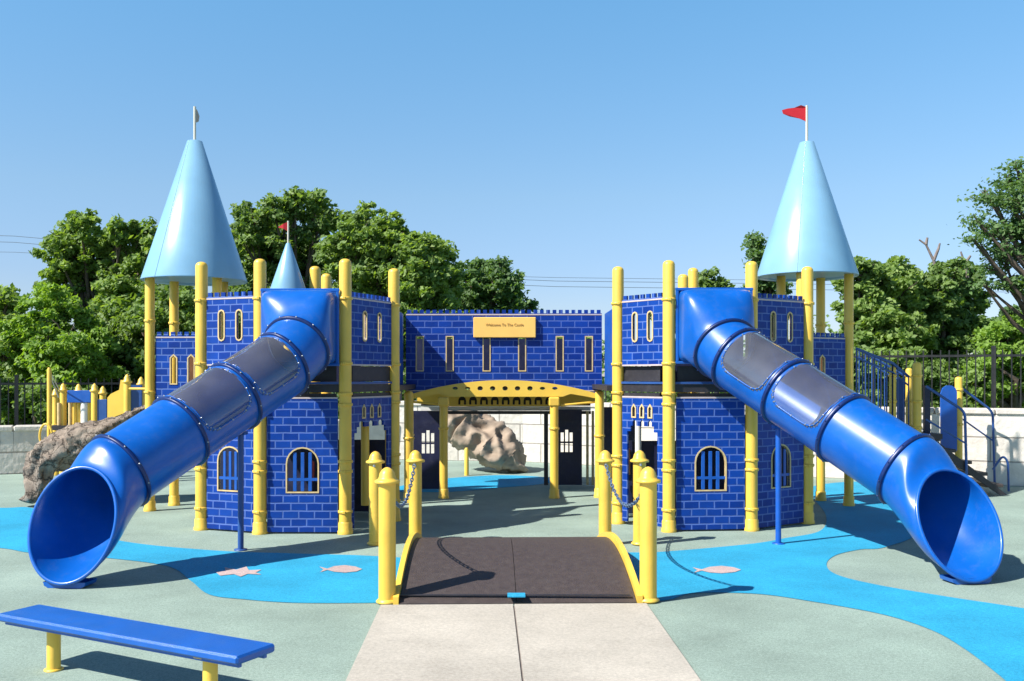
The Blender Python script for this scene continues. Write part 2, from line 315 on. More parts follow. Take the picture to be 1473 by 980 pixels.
# walkway of two concrete slabs, following the axis of the bridge
ax = Vector((-.026, 1, 0)); side = Vector((1, .026, 0))
def axp(u, Y): return (side.x*u+ax.x*(Y-6.8)+.012, Y+side.y*u)
w = MB()
for u0, u1 in ((-.925, -.006), (.006, .93)):
    for ya, yb in ((-3, 1.0), (1.012, 3.9), (3.912, 6.80)):
        q = [axp(u0, ya), axp(u1, ya), axp(u1, yb), axp(u0, yb)]
        w.add([(x, y, -.05) for x, y in q]+[(x, y, .012) for x, y in q], [(0,3,2,1),(4,5,6,7),(0,1,5,4),(1,2,6,5),(2,3,7,6),(3,0,4,7)])
tag(w.build('path', 'concrete'), kind='structure')
jb = MB(); q = [axp(-.92, -3), axp(.925, -3), axp(.925, 6.79), axp(-.92, 6.79)]
jb.add([(x, y, .0045) for x, y in q], [(0,1,2,3)]); M['joint'] = mat('joint', (.20, .17, .15), .9)
tag(jb.build('path_bed', 'joint'), kind='structure')

# ------------------------------------------------------------------ posts
R0 = .063
def post(parent, x, y, top, r=R0, collars=(), name='post', base=0.0, m='yellow_paint'):
    b = MB().lathe((x, y, base), [(r, 0), (r, top-base-r*.75), (r*.93, top-base-r*.45), (r*.72, top-base-r*.18), (r*.35, top-base-.02*r), (0, top-base)], 22)
    o = b.build(name, m, parent)
    if base == 0:
        MB().lathe((x, y, 0), [(r+.016, 0.001), (r+.016, .03), (r+.009, .04), (r+.009, .11), (r+.001, .125)], 20).build('base_collar', m, o)
    for z in collars:
        c = MB().lathe((x, y, z), [(r+.001, 0), (r+.012, .004), (r+.012, .028), (r+.001, .032)], 20)
        c.box((x, y-r-.012, z+.016), (.03, .02, .03), 0, None, .004)
        c.build('collar', m, o)
    return o
# ------------------------------------------------------------------ panels
def pframe(parent, A, B, y_in=0):
    A = Vector((A[0], A[1], 0)); B = Vector((B[0], B[1], 0)); d = B-A; rz = math.atan2(d.y, d.x)
    return A, rz, d.length
def arch(cx, z0, w, h, n=10):
    r = w/2; pts = [(cx-r, z0), (cx+r, z0)]
    for k in range(n+1): a = PI*k/n; pts.append((cx+r*math.cos(a), z0+h-r+r*math.sin(a)))
    return pts
def ring_prism(mb, outer, grow, y0, y1):
    cx = sum(p[0] for p in outer)/len(outer); cz = sum(p[1] for p in outer)/len(outer)
    n = len(outer); big = []
    for i in range(n):
        a, b, c = Vector(outer[i-1]), Vector(outer[i]), Vector(outer[(i+1) % n])
        def nrm(p, q):
            d = q-p
            return Vector((d.y, -d.x)).normalized() if d.length > 1e-6 else Vector((0, 0))
        m_ = nrm(a, b)+nrm(b, c)
        if m_.length < 1e-6: m_ = nrm(b, c)
        m_.normalize(); k = max(.5, m_.dot(nrm(b, c)))
        big.append(tuple(b+m_*grow/k))
    mb.prism(big, [outer[::-1]], y0, y1)
def panel(parent, A, B, z0, z1, holes=(), brick='castle_brick', merlons=True, gap=R0+.012, bars='arch', thick=.022, notch=None, name='brick_panel', inside=None):
    A3, rz, L = pframe(parent, A, B)
    x0, x1 = gap, L-gap
    outer = [(x0, z0), (x1, z0), (x1, z1), (x0, z1)] if notch is None else notch(x0, x1, z0, z1)
    mb = MB().prism(outer, [h[::-1] for h in holes], -thick/2, thick/2)
    o = mb.build(name, brick, parent, local=True)
    o.location = A3-wloc(parent); o.rotation_euler = (0, 0, rz)
    tl = MB().box(((x0+x1)/2, 0, z1+.008), (x1-x0, thick+.008, .016)).build('top_rail', 'tan_line', o, local=True)
    if merlons or name == 'brick_panel' and z0 > 1: MB().box(((x0+x1)/2, -.002, z0-.008), (x1-x0, thick+.008, .016)).build('bottom_rail', 'tan_line', o, local=True)
    if merlons:
        mm = MB(); n = max(2, round((x1-x0)/.085)); p = (x1-x0)/n; zz = z1+.0162; ol = [(x1, zz), (x0, zz)][::-1]; up = []
        for k in range(n): c_ = x0+p*(k+.5); up += [(c_-p*.30, zz+.010), (c_-p*.30, zz+.056), (c_+p*.30, zz+.056), (c_+p*.30, zz+.010)]
        ol = [(x0, zz), (x1, zz), (x1, zz+.010)]+up[::-1]+[(x0, zz+.010)]
        mm.prism(ol, (), -thick/2, thick/2)
        mm.build('battlement', brick, o, local=True)
    for h in holes:
        fb = MB(); ring_prism(fb, h, .014, -thick/2-.007, thick/2+.007); fb.build('window_frame', 'tan', o, local=True)
    if bars == 'arch':
        for h in holes:
            xs = [p[0] for p in h]; zs = [p[1] for p in h]; a, b, c, d = min(xs), max(xs), min(zs), max(zs); w_ = b-a
            g = MB()
            for k in (1, 2, 3): g.box((a+w_*k/4, .0, (c+d)/2-.02), (w_*.115, .016, (d-c)*.90), 0, None, .003)
            g.box(((a+b)/2, .001, c+(d-c)*.28), (w_, .02, .028)); 
            g.build('window_grille', 'bright_blue', o, local=True)
    return o

# ------------------------------------------------------------------ tube slide
def loft(secs, seg=64, r_off=0.0, skip=None, only=None):
    """secs: (center, normal, ru, rv, square)"""
    mb = MB(); rings = []
    for c, n, ru, rv, sq in secs:
        n = n.normalized(); h = n.cross(Vector((0, 0, 1))).normalized(); v = h.cross(n).normalized(); ring = []
        for k in range(seg):
            a = 2*PI*k/seg; ca, sa = math.cos(a), math.sin(a); e = 2/sq
            ring.append(c+h*((ru+r_off)*math.copysign(abs(ca)**e, ca))+v*((rv+r_off)*math.copysign(abs(sa)**e, sa)))
        rings.append(ring)
    vs = [p for r in rings for p in r]; fs = []
    for i in range(len(secs)-1):
        for k in range(seg):
            if skip and skip(i, k): continue
            if only and not only(i, k): continue
            k2 = (k+1) % seg; fs.append((i*seg+k, i*seg+k2, (i+1)*seg+k2, (i+1)*seg+k))
    mb.add(vs, fs, True); return mb, rings
def lerp_secs(a, b, n, bez=None):
    out = []
    for i in range(n+1):
        t = i/n
        if bez:
            c0, c1 = a[0], b[0]; d = (c1-c0).length*bez
            p1 = c0+a[1].normalized()*d; p2 = c1-(b[5] if len(b) > 5 else b[1]).normalized()*d
            c = c0*(1-t)**3+3*p1*t*(1-t)**2+3*p2*t*t*(1-t)+c1*t**3
        else: c = a[0].lerp(b[0], t)
        n_ = a[1].normalized().lerp(b[1].normalized(), t).normalized()
        out.append((c, n_, a[2]+(b[2]-a[2])*t, a[3]+(b[3]-a[3])*t, a[4]+(b[4]-a[4])*t))
    return out
def tube_slide(label, P0, half, ring1, n1, ring2, d, mouth, mn, foot, sup, sgn):
    t = empty('tube_slide', (ring2.x, ring2.y, 0), label, 'tube slide')
    r = .320; dn = d.normalized()
    def solid(secs, name, th=.012, skip=None, cap=True):
        mb, outer = loft(secs, 96, 0, skip); m2, inner = loft(secs, 96, -th, skip)
        mb.add(m2.v, m2.f, True)
        for ri in ((0, -1) if cap else ()):
            n_ = 96; vs = outer[ri]+inner[ri]
            mb.add(vs, [(k, (k+1) % n_, n_+(k+1) % n_, n_+k) for k in range(n_)])
        return mb.build(name, 'slide_blue', t)
    # hood: square flange on the tower turning into the round tube
    A = (P0, Vector((0, -1, 0)), half, half, 14.0); A2 = (P0+Vector((0, -.12, 0)), Vector((0, -1, -.05)), half, half, 9.0)
    B = (ring1, n1, r, r, 2.0)
    hs = lerp_secs(A, A2, 2)
    steps = []
    for s_ in lerp_secs(A2, B, 18, .38)[1:]: steps.append(s_)
    sq = []
    for i, s_ in enumerate(steps):
        tt = (i+1)/len(steps); e = 2+7*(1-tt)**1.6*(1 if tt < 1 else 0); sq.append((s_[0], s_[1], s_[2], s_[3], e))
    solid(hs+sq, 'hood')
    hf = MB()
    for (bx, bz, bw, bh) in ((0, half+.012, 2*half+.07, .03), (0, -half-.012, 2*half+.07, .03), (half+.015, 0, .03, 2*half), (-half-.015, 0, .03, 2*half)):
        hf.box(P0+Vector((bx, -.012, bz)), (bw, .022, bh), 0, None, .005)
    hf.build('flange', 'slide_blue', t)
    rings = [(ring1, n1)]+[(ring2+d*k, dn) for k in range(4)]
    solid(lerp_secs((ring1, n1, r, r, 2.), (ring2, dn, r, r, 2.), 8), 'tube_section')
    # two sections with clear bubble windows
    hax = dn.cross(Vector((0, 0, 1))).normalized(); vax = hax.cross(dn)
    view = -1 if hax.y > 0 else 1            # side of the tube that faces the walkway
    ca = PI/2 - view*math.radians(28) if view > 0 else PI/2+math.radians(28)
    NL, NS = 48, 96; ha = math.radians(72)
    def inside(i, k):
        a = 2*PI*(k+.5)/NS; da = (a-ca+PI) % (2*PI)-PI; x = abs(da)/ha; y = abs((i+.5)/NL-.5)/.43
        if x > 1 or y > 1: return False
        cx_, cy_ = .72, .58
        if x > cx_ and y > cy_: return ((x-cx_)/(1-cx_))**2+((y-cy_)/(1-cy_))**2 <= 1
        return True
    for k in (0, 1):
        secs = lerp_secs((ring2+d*k, dn, r, r, 2.), (ring2+d*(k+1), dn, r, r, 2.), NL)
        sec = solid(secs, 'tube_section', skip=inside)
        wm, _ = loft(secs, NS, .004, only=inside); wobj = wm.build('clear_window', 'clear_bubble', sec)
        loop = []; bolts = []
        def surf(x, y):
            a = ca+x*ha; c = ring2+d*(k+.5+y*.43); return c+(hax*math.cos(a)+vax*math.sin(a))*(r+.006)
        N = 72
        for j in range(N):
            th = 2*PI*j/N; cth, sth = math.cos(th), math.sin(th)
            x = math.copysign(abs(cth)**(2/5.0), cth); y = math.copysign(abs(sth)**(2/5.0), sth); loop.append(surf(x*.985, y*.985))
            if j % 3 == 0:
                p = surf(x*.985, y*.985); bolts.append(MB()); bolts[-1].lathe(p, [(.008, -.008), (.008, .006), (.003, .012)], 8, (p-(ring2+d*(k+.5+y*.42))).to_track_quat('Z', 'Y').to_matrix())
        MB().tube(loop, .0065, 6, True).build('gasket', 'slide_blue', sec)
        for q_ in bolts: q_.build('screw', 'steel', sec)
    solid(lerp_secs((ring2+d*2, dn, r, r, 2.), (ring2+d*3, dn, r, r, 2.), 6), 'tube_section')
    end = (mouth, mn, r+.022, foot, 2.0, (dn+mn*.5).normalized())
    ms = lerp_secs((ring2+d*3, dn, r, r, 2.), end, 20, .34)
    # bottom of the mouth sags to a shallow scoop on the ground
    solid(ms, 'exit_section', .014)
    lp = ms[-1]; h = lp[1].cross(Vector((0, 0, 1))).normalized(); v = h.cross(lp[1]).normalized()
    lip = [lp[0]+h*(lp[2]*math.cos(2*PI*k/96))+v*(lp[3]*math.sin(2*PI*k/96)) for k in range(96)]
    MB().tube(lip, .015, 10, True).build('mouth_rim', 'slide_blue', t)
    ft = MB(); bw = .30; bp = lp[0]-v*lp[3]
    ft.add([], [])
    mnh = Vector((mn.x, mn.y, 0)).normalized(); sd = Vector((-mnh.y, mnh.x, 0))
    pr = [(-.17, .045), (-.16, .015), (-.13, 0), (.13, 0), (.16, .015), (.17, .045)]
    vs = []
    for off in (-.03, -.20):
        for (a_, z_) in pr: q_ = bp+sd*a_+mnh*(off-.0); vs.append((q_.x, q_.y, max(0.0, z_-.0)+0.002+(0.0 if off == 0 else .0)))
    n6 = len(pr); ft.add(vs, [(k, k+1, k+1+n6, k+n6) for k in range(n6-1)]+[tuple(range(n6)), tuple(range(2*n6-1, n6-1, -1))]); ft.build('foot', 'slide_blue', t)
    for j, (c, n_) in enumerate(rings):
        h = n_.normalized().cross(Vector((0, 0, 1))).normalized(); v = h.cross(n_.normalized()); rb = MB(); prof = []
        for (dr, dz) in ((-.006, -.016), (.020, -.016), (.024, -.010), (.024, .010), (.020, .016), (-.006, .016)):
            prof.append([c+n_.normalized()*dz+(h*math.cos(2*PI*k/64)+v*math.sin(2*PI*k/64))*(r+dr) for k in range(64)])
        vs = [p for L in prof for p in L]; fs = []
        for i in range(5):
            for k in range(64): fs.append((i*64+k, i*64+(k+1) % 64, (i+1)*64+(k+1) % 64, (i+1)*64+k))
        rb.add(vs, fs, True); ro = rb.build('joint_ring', 'ring_blue', t)
        for k in range(12):
            bo = MB(); a_ = 2*PI*(k+.5)/12; p = c+(h*math.cos(a_)+v*math.sin(a_))*(r+.024); bo.lathe(p, [(.007, -.004), (.007, .006), (.003, .009)], 8, (p-c).to_track_quat('Z', 'Y').to_matrix()); bo.build('bolt', 'steel' if sgn < 0 else 'ring_blue', ro)
    sp = MB().cyl((sup.x, sup.y, 0), (sup.x, sup.y, sup.z), .027, n=14); sp.lathe((sup.x, sup.y, 0), [(.06, .001), (.06, .012), (.03, .014)], 14)
    sp.box((sup.x, sup.y, sup.z-.01), (.10, .12, .03)); sp.build('support_pole', 'rail_blue' if sgn < 0 else 'bright_blue', t)
    return t

# right slide
tube_slide('blue tube slide with clear windows curving down to the right from the right tower',
    at(1027, 469, 10.02), .365, Vector((2.135, 9.72, 1.875)), Vector((.24, -.80, -.50)), Vector((2.233, 9.60, 1.771)), Vector((.358, -.48, -.316)),
    Vector((3.52, 7.66, .44)), Vector((.15, -.88, .42)), .455, Vector((2.545, 9.30, 1.13)), 1)
# left slide
tube_slide('blue tube slide with clear windows curving down to the left from the left tower',
    at(432, 471, 9.86), .365, Vector((-2.10, 9.50, 1.885)), Vector((-.24, -.80, -.50)), Vector((-2.214, 9.36, 1.715)), Vector((-.333, -.46, -.296)),
    Vector((-3.37, 7.47, .465)), Vector((-.10, -.92, .33)), .45, Vector((-2.50, 8.97, 1.09)), -1)

# ------------------------------------------------------------------ castle towers
def slits(L, cs, z0=1.98, z1=2.28, w=.052): 
    out = []
    for c in cs:
        x = L*c; r = w/2; pts = [(x-r, z0+r), (x-r*.7, z0+r*.3), (x, z0), (x+r*.7, z0+r*.3), (x+r, z0+r)]
        pts += [(x+r, z1-r), (x+r*.7, z1-r*.3), (x, z1), (x-r*.7, z1-r*.3), (x-r, z1-r)]; out.append(pts)
    return out
def gate_notch(x0, x1, z0, z1):
    w_ = x1-x0; s_ = .075; zt = z1-.30
    a, b = x0+s_, x1-s_; p = [(x0, z0), (a, z0), (a, zt-.06), (a+.05, zt-.06), (a+.05, zt)]
    n = 3; ww = (b-a-.10)/n
    for k in range(n):
        xx = a+.05+ww*k; p += [(xx+ww*.25, zt), (xx+ww*.25, zt+.045), (xx+ww*.5, zt+.07), (xx+ww*.75, zt+.045), (xx+ww*.75, zt)]
    p += [(b-.05, zt), (b-.05, zt-.06), (b, zt-.06), (b, z0), (x1, z0), (x1, z1), (x0, z1)]
    # remove duplicate points
    q = []
    for t in p:
        if not q or (abs(t[0]-q[-1][0])+abs(t[1]-q[-1][1])) > 1e-5: q.append(t)
    return q
ZL = 1.375
def dist(a, b): return math.hypot(a[0]-b[0], a[1]-b[1])
def tower(label, V, rear, s, topz=2.8):
    """V: four front corner posts from the gate side outwards; rear: rear posts (x, y, top)"""
    cx = sum(p[0] for p in V)/4; t = empty('castle_tower', (cx, V[1][1]+.6, 0), label, 'play tower', 'twin castle towers of the playground')
    cl = (.21, .62, .72, 1.30, 1.41, 1.72, 2.38)
    for (x, y) in V: post(t, x, y, topz, R0, cl)
    for (x, y, z) in rear: post(t, x, y, z, R0, (1.36, 2.40))
    ring = list(V)+[(p[0], p[1]) for p in rear if len(p) == 3]
    # deck
    poly = [V[0], V[1], V[2], V[3]]+[(V[3][0]-.30*s, V[3][1]+.95), (V[0][0]+.30*s, V[3][1]+.95)]
    n = len(poly); dk = MB()
    dk.add([(x, y, 1.44) for x, y in poly]+[(x, y, 1.52) for x, y in poly], [tuple(range(n)), tuple(range(2*n-1, n-1, -1))]+[(k, (k+1) % n, (k+1) % n+n, k+n) for k in range(n)])
    d_ = dk.build('deck', 'dark_metal', t)
    es = MB()
    for k in range(n):
        a, b = Vector((*poly[k], 0)), Vector((*poly[(k+1) % n], 0)); m_ = (a+b)/2; dd = b-a
        es.box((m_.x, m_.y, 1.535), (dd.length-.13, .03, .022), math.atan2(dd.y, dd.x))
    es.build('deck_edge', 'rail_blue', d_)
    for k in range(3):
        a, b = Vector((*V[k], 0)), Vector((*V[k+1], 0)); m_ = (a+b)/2; dd = b-a; nn = Vector((0, .06, 0))
        MB().box((m_.x, m_.y+.06, 1.63), (dd.length-.2, .02, .16), math.atan2(dd.y, dd.x)).build('kick_board', 'dark_metal', d_)
        MB().box((m_.x, m_.y+.05, 1.405), (dd.length-.2, .04, .045), math.atan2(dd.y, dd.x)).build('deck_beam', 'dark_metal', d_)
    MB().box((cx, V[3][1]+.92, 1.78), (.95, .02, .5)).build('rear_barrier', 'navy', d_)
    # the panels are hung between the posts
    pr = (V[0], V[1]) if s > 0 else (V[1], V[0]); L = dist(*pr)
    panel(t, pr[0], pr[1], 1.73, 2.40, slits(L, (.36, .66), w=.06), 'castle_brick_small', bars=None)
    low = panel(t, pr[0], pr[1], .04, ZL, [[(L*c-.02, ZL-.20), (L*c+.02, ZL-.20), (L*c+.02, ZL-.11), (L*c, ZL-.085), (L*c-.02, ZL-.11)] for c in (.34, .5, .66)], 'castle_brick_small', merlons=False, bars=None, notch=gate_notch)
    pf = (V[1], V[2]) if s > 0 else (V[2], V[1]); L = dist(*pf)
    panel(t, pf[0], pf[1], .02, ZL, [arch(L*.50, .43, .31, .44)], 'castle_brick', merlons=False)
    po = (V[2], V[3]) if s > 0 else (V[3], V[2]); L = dist(*po)
    panel(t, po[0], po[1], .02, ZL, [arch(L*.50, .43, .28, .44)], 'castle_brick', merlons=False)
    panel(t, po[0], po[1], 1.73, 2.40, slits(L, (.36, .66), w=.06), 'castle_brick_small', bars=None)
    # back board behind the slide mouth, with its round way through hidden by the hood
    A3, rz, L = pframe(t, *pf)
    bk = MB().prism([(.08, 1.73), (L-.08, 1.73), (L-.08, 2.49), (.08, 2.49)], [[(L/2+.30*math.cos(2*PI*k/28), 2.12+.30*math.sin(2*PI*k/28)) for k in range(28)][::-1]], .02, .04)
    o = bk.build('slide_panel', 'bright_blue', t, local=True); o.location = A3-wloc(t); o.rotation_euler = (0, 0, rz)
    # under-deck struts and interior play panels
    ins = MB().box((V[0][0]+.60*s, V[0][1]+.62, .44), (1.0, .03, .84), .0); ins.build('inner_panel', 'navy', t)
    MB().box((V[2][0]+.18*s, V[1][1]+1.0, .62), (1.15, .03, 1.1), .1*s).build('inner_panel', 'navy', t)
    return t
VR = [(1.156, 10.61), (1.618, 10.04), (2.49, 10.12), (3.22, 10.61)]
VLt = [(-1.31, 10.80), (-1.697, 9.91), (-2.566, 9.91), (-3.247, 10.18)]
TR = tower('right castle tower of blue brick panels, its outer panels lying in shade', VR, [(2.04, 11.6, 2.82), (2.215, 11.9, 2.93)], 1)
TL = tower('left castle tower of blue brick panels with a small light blue spire', VLt, [(-2.245, 11.1, 2.86), (-2.27, 11.9, 2.86), (-2.92, 11.3, 2.84)], -1)
# play pieces seen through the openings
MB().cyl((1.42, 10.95, .30), (1.42, 10.95, 1.36), .035).build('inner_pole', 'white_plastic', TR)
MB().box((1.30, 11.2, .62), (.12, .05, .30), 0, None, .01).build('play_panel', 'orange_tan', TR)
MB().box((-2.12, 10.3, .60), (.05, .05, .22), 0, None, .01).build('play_handle', 'red_plastic', TL)
MB().cyl((-1.98, 10.35, .2), (-1.98, 10.35, 1.2), .045).build('inner_pole', 'yellow_paint', TL)
MB().cyl((-1.6, 10.6, .2), (-1.6, 10.6, 1.2), .045).build('inner_pole', 'yellow_paint', TL)

# small spire on the left tower
def cone(parent, c, zb, za, rb, m='cone_blue', rt=.025):
    sm_ = MB()
    for a_ in (-2.05, 1.09):
        sm_.cyl((c[0]+(rb-.001)*math.cos(a_), c[1]+(rb+.002)*math.sin(a_), zb+.01), (c[0]+(rt-.001)*math.cos(a_), c[1]+(rt-.001)*math.sin(a_), za-.01), .0045, n=6)
    b = MB().lathe((c[0], c[1], 0), [(rb-.03, zb+.03), (rb-.006, zb), (rb, zb), (rb, zb+.012), (rt, za-.01), (rt*.6, za)], 64)
    o = b.build('cone_roof', m, parent)
    if rb > .4: sm_.build('seam', m, o)
    return o
def flag(parent, x, y, z0, z1, kind):
    p = MB().cyl((x, y, z0), (x, y, z1), .016 if z1-z0 > .3 else .010, n=10).build('flag_pole', 'pole_white', parent)
    f = MB()
    if kind == 'red': out = [(0, -.02), (0, -.20), (-.10, -.165), (-.22, -.14), (-.31, -.115), (-.325, -.07), (-.25, -.045), (-.16, -.03), (-.08, 0)]
    elif kind == 'small': out = [(0, -.01), (0, -.12), (-.05, -.09), (-.11, -.075), (-.05, -.035)]
    else: out = [(0, -.02), (0, -.20), (.05, -.165), (.06, -.1), (.03, -.03)]
    ang = .12 if kind != 'edge' else .9
    def T(a, yy, zz): return (x+a*math.cos(ang), y+a*math.sin(ang)+yy+.012*math.sin(a*25), z1+zz)
    f.prism(out, (), -.004, .004, T); f.build('flag', 'red_cloth' if kind != 'edge' else 'beige_cloth', p)
sp = empty('spire', (-2.53, 11.0, 0), 'small light blue cone spire with a red flag above the left slide hood', 'spire')
MB().cyl((-2.53, 11.0, 1.523), (-2.53, 11.0, 2.60), .05).build('mast', 'yellow_paint', sp)
cone(sp, (-2.53, 11.0), 2.56, 3.11, .205); flag(sp, -2.53, 11.0, 3.08, 3.36, 'small')

# conical turrets beside the towers
def turret(label, c, posts, zb, za, rb, pan, kind, fz, sl, bases=0.0):
    t = empty('cone_turret', (c[0], c[1], 0), label, 'turret', 'turrets under tall cone roofs')
    for (x, y) in posts: post(t, x, y, zb+.10, .056, (1.40, 2.25))
    cone(t, c, zb, za, rb, rt=.088)
    hub = MB()
    for (x, y) in posts: hub.cyl((c[0], c[1], zb+.06), (x, y, zb+.05), .02)
    hub.build('roof_brace', 'dark_metal', t)
    flag(t, c[0], c[1], za-.02, fz, kind)
    L = dist(*pan); panel(t, pan[0], pan[1], 1.22, 2.06, [[(L*k-.032, 1.52), (L*k+.032, 1.52), (L*k+.032, 1.82), (L*k, 1.85), (L*k-.032, 1.82)] for k in sl], 'castle_brick_small', bars=None)
    dk = MB(); n = len(posts); q = posts
    dk.add([(x, y, 1.16) for x, y in q]+[(x, y, 1.22) for x, y in q], [tuple(range(n)), tuple(range(2*n-1, n-1, -1))]+[(k, (k+1) % n, (k+1) % n+n, k+n) for k in range(n)])
    dk.build('deck', 'dark_metal', t)
    dd = MB().box(((pan[0][0]+pan[1][0])/2, max(pan[0][1], pan[1][1])+.35, 1.6), (.4, .03, .7)); dd.build('inner_board', 'brown_door', t)
    return t
turret('turret under the light blue cone roof with the large red flag', (3.665, 12.1), [(3.46, 11.65), (4.17, 12.05), (3.98, 12.55), (3.40, 12.3)], 2.84, 4.52, .612, ((3.46, 11.65), (4.17, 12.05)), 'red', 4.97, (.42,))
turret('turret under the light blue cone roof with the pale flag seen edge on', (-3.83, 11.75), [(-3.50, 11.55), (-4.316, 11.60), (-4.20, 12.1), (-3.60, 12.15)], 2.75, 4.45, .615, ((-4.316, 11.60), (-3.50, 11.55)), 'edge', 4.86, (.36, .62))

# ------------------------------------------------------------------ gatehouse bridge between the towers
gh = empty('gatehouse_bridge', (-.1, 13.0, 0), 'blue brick gatehouse wall with orange sign over a yellow arch between the towers', 'gatehouse')
XA, XB = -1.435, 1.22
A3 = (XA, 13.0); B3 = (XB, 13.0); L = XB-XA
def gx(px): return (px-CX)/F*13.0-XA
def gz(py): return H+(HY-py)/F*13.0
def arc_bot(x0, x1, z0, z1):
    pts = []
    for k in range(17): u = k/16; x = x0+(x1-x0)*u; pts.append((x, 1.33+.16*(1-(2*u-1)**2)))
    return pts+[(x1, z1), (x0, z1)]
hol = [[(gx(p)-.040, gz(533)), (gx(p)+.040, gz(533)), (gx(p)+.040, gz(485)), (gx(p)-.040, gz(485))] for p in (604, 647, 700, 751, 805, 847)]
gw = panel(gh, A3, B3, 1.42, 2.42, hol, 'castle_brick_wall', gap=.02, bars=None, notch=arc_bot)
MB().box(((XA+XB)/2, 14.42, 1.83), (L, .03, .66)).build('rear_barrier', 'navy', gh)
sg = MB().box((gx(726), -.045, gz(471.5)), (.83, .05, .272), 0, None, .008).build('sign', 'gold_sign', gw, local=True)
tx = bpy.data.curves.new('sign_lettering', 'FONT'); tx.body = 'Welcome To The Castle'; tx.size = .050; tx.align_x = 'CENTER'; tx.align_y = 'CENTER'; tx.extrude = .001
tx.materials.append(M['sign_ink']); t0_ = bpy.data.objects.new('lettering_source', tx); col.objects.link(t0_); bpy.context.view_layer.update(); me_ = bpy.data.meshes.new_from_object(t0_.evaluated_get(bpy.context.evaluated_depsgraph_get())); bpy.data.objects.remove(t0_); to = bpy.data.objects.new('lettering', me_); col.objects.link(to); to.parent = gh
to.location = (gx(726)+XA-gh.location.x, 13.0-.073-gh.location.y, gz(468)); to.rotation_euler = (PI/2, 0, 0)
for (x, yb, y2) in ((XA-.03, 10.95, 12.98), (XB+.03, 10.78, 12.98)):
    b = MB().box((x, (yb+y2)/2, 1.94), (.03, y2-yb, 1.0), 0, None, .006); b.build('side_barrier', 'bright_blue', gh)
dk = MB().box(((XA+XB)/2, 13.75, 1.47), (L+.1, 1.45, .06)); dk.build('bridge_deck', 'dark_metal', gh)
dk = MB().box(((XA+XB)/2, 12.2, 1.47), (L+.1, .0, .0))
for x in (XA-.10, XB+.10): MB().box((x, 12.0, 1.47), (.5, 2.1, .06)).build('side_deck', 'dark_metal', gh)
# front arch with port holes
def ax_(px): return (px-CX)/F*12.9
cxm = (ax_(585)+ax_(868))/2; hw = (ax_(868)-ax_(585))/2
top = []; N = 24
for k in range(N+1): u = -1+2*k/N; top.append((cxm+hw*u, 1.35+.205*(1-u*u)))
bot = []
for k in range(N+1):
    u = 1-2*k/N; x = cxm+hw*u
    if abs(u) > .62: z = 1.29+.205*(1-u*u)*.72
    else: z = 1.335
    bot.append((x, z))
ph = []
for k in range(9):
    x = cxm+(k-4)*.165; ph.append([(x+.036*math.cos(2*PI*j/14), 1.445+(.030 if abs(k-4)<3 else .02)*math.sin(2*PI*j/14)) for j in range(14)][::-1])
ab = MB().prism(top+bot, ph, -.02, .02, lambda x, y, z: (x, 12.9+y, z)); ab.build('arch_panel', 'yellow_panel', gh)
for s_ in (-1, 1): MB().cyl((cxm+s_*1.28, 12.95, 1.27), (cxm+s_*.74, 12.86, 1.22), .016).build('strut', 'yellow_paint', gh)
# scalloped screen behind the arch
sc_ = []; x0, x1 = cxm-.72, cxm+.72; n = 9; wv = (x1-x0)/n; holes = []
for k in range(n):
    c = x0+wv*(k+.5); hol_ = [(c-wv*.36, 1.19), (c-wv*.16, 1.19), (c-wv*.16, 1.25), (c+wv*.16, 1.25), (c+wv*.16, 1.19), (c+wv*.36, 1.19), (c+wv*.36, 1.25)]+[(c+wv*.36*math.cos(a), 1.25+wv*.38*math.sin(a)) for a in (PI*.2, PI*.4, PI*.6, PI*.8)]+[(c-wv*.36, 1.25)]
    holes.append(hol_[::-1])
MB().prism([(cxm-1.3, 1.22), (cxm-.8, 1.165), (cxm+.8, 1.165), (cxm+1.3, 1.22), (cxm+1.3, 1.40), (cxm-1.3, 1.40)], holes, -.01, .01, lambda x, y, z: (x, 14.3+y, z)).build('rear_screen', 'yellow_panel', gh)
MB().box((cxm, 14.37, 1.27), (2.5, .02, .20)).build('rear_backing', 'dark_metal', gh)
MB().box((cxm, 14.34, 1.13), (2.5, .04, .06)).build('rear_board', 'white_plastic', gh)
MB().box((cxm, 14.30, 1.073), (2.5, .08, .045)).build('rear_beam', 'dark_metal', gh)
for px in (638.5, 797):
    x = (px-CX)/F*12.85; o = post(gh, x, 12.82, 1.33, .055, (.9,)); 
    MB().box((x, 12.82, 1.27), (.14, .13, .12), 0, None, .015).build('bracket', 'yellow_paint', o)
for x, y in ((XB+.0, 11.05), (XA+.045, 11.15)): post(gh, x, y, 2.45, .063, (.5, 1.3, 2.3))
for x, y in ((XA+.12, 12.4), (XB-.06, 12.9), (XA+.05, 13.1)): post(gh, x, y, 1.42, .06, (.8,))
def grid_panel(x0, x1, y, z1, gxx, gzz):
    h = []
    for i in range(3):
        for j in range(2):
            a = gxx-.09+i*.065; c = gzz+j*.155; top_ = .13+(.04 if (j == 1 and i == 1) else 0)
            h.append([(a, c), (a+.045, c), (a+.045, c+top_), (a, c+top_)][::-1])
    MB().prism([(x0, .02), (x1, .02), (x1, z1), (x0, z1)], h, -.01, .01, lambda x, yy, z: (x, y+yy, z)).build('rear_panel', 'navy', gh)
grid_panel(-1.50, -1.02, 13.7, 1.12, -1.18, .52)
grid_panel(.66, 1.02, 14.2, 1.12, .80, .50)
MB().box((.50, 14.3, .55), (.06, .06, 1.08)).build('rear_post', 'dark_metal', gh)
for x in (1.10, 1.18): MB().cyl((x, 14.2, .02), (x, 14.2, 1.1), .02).build('rear_bar', 'tan', gh)
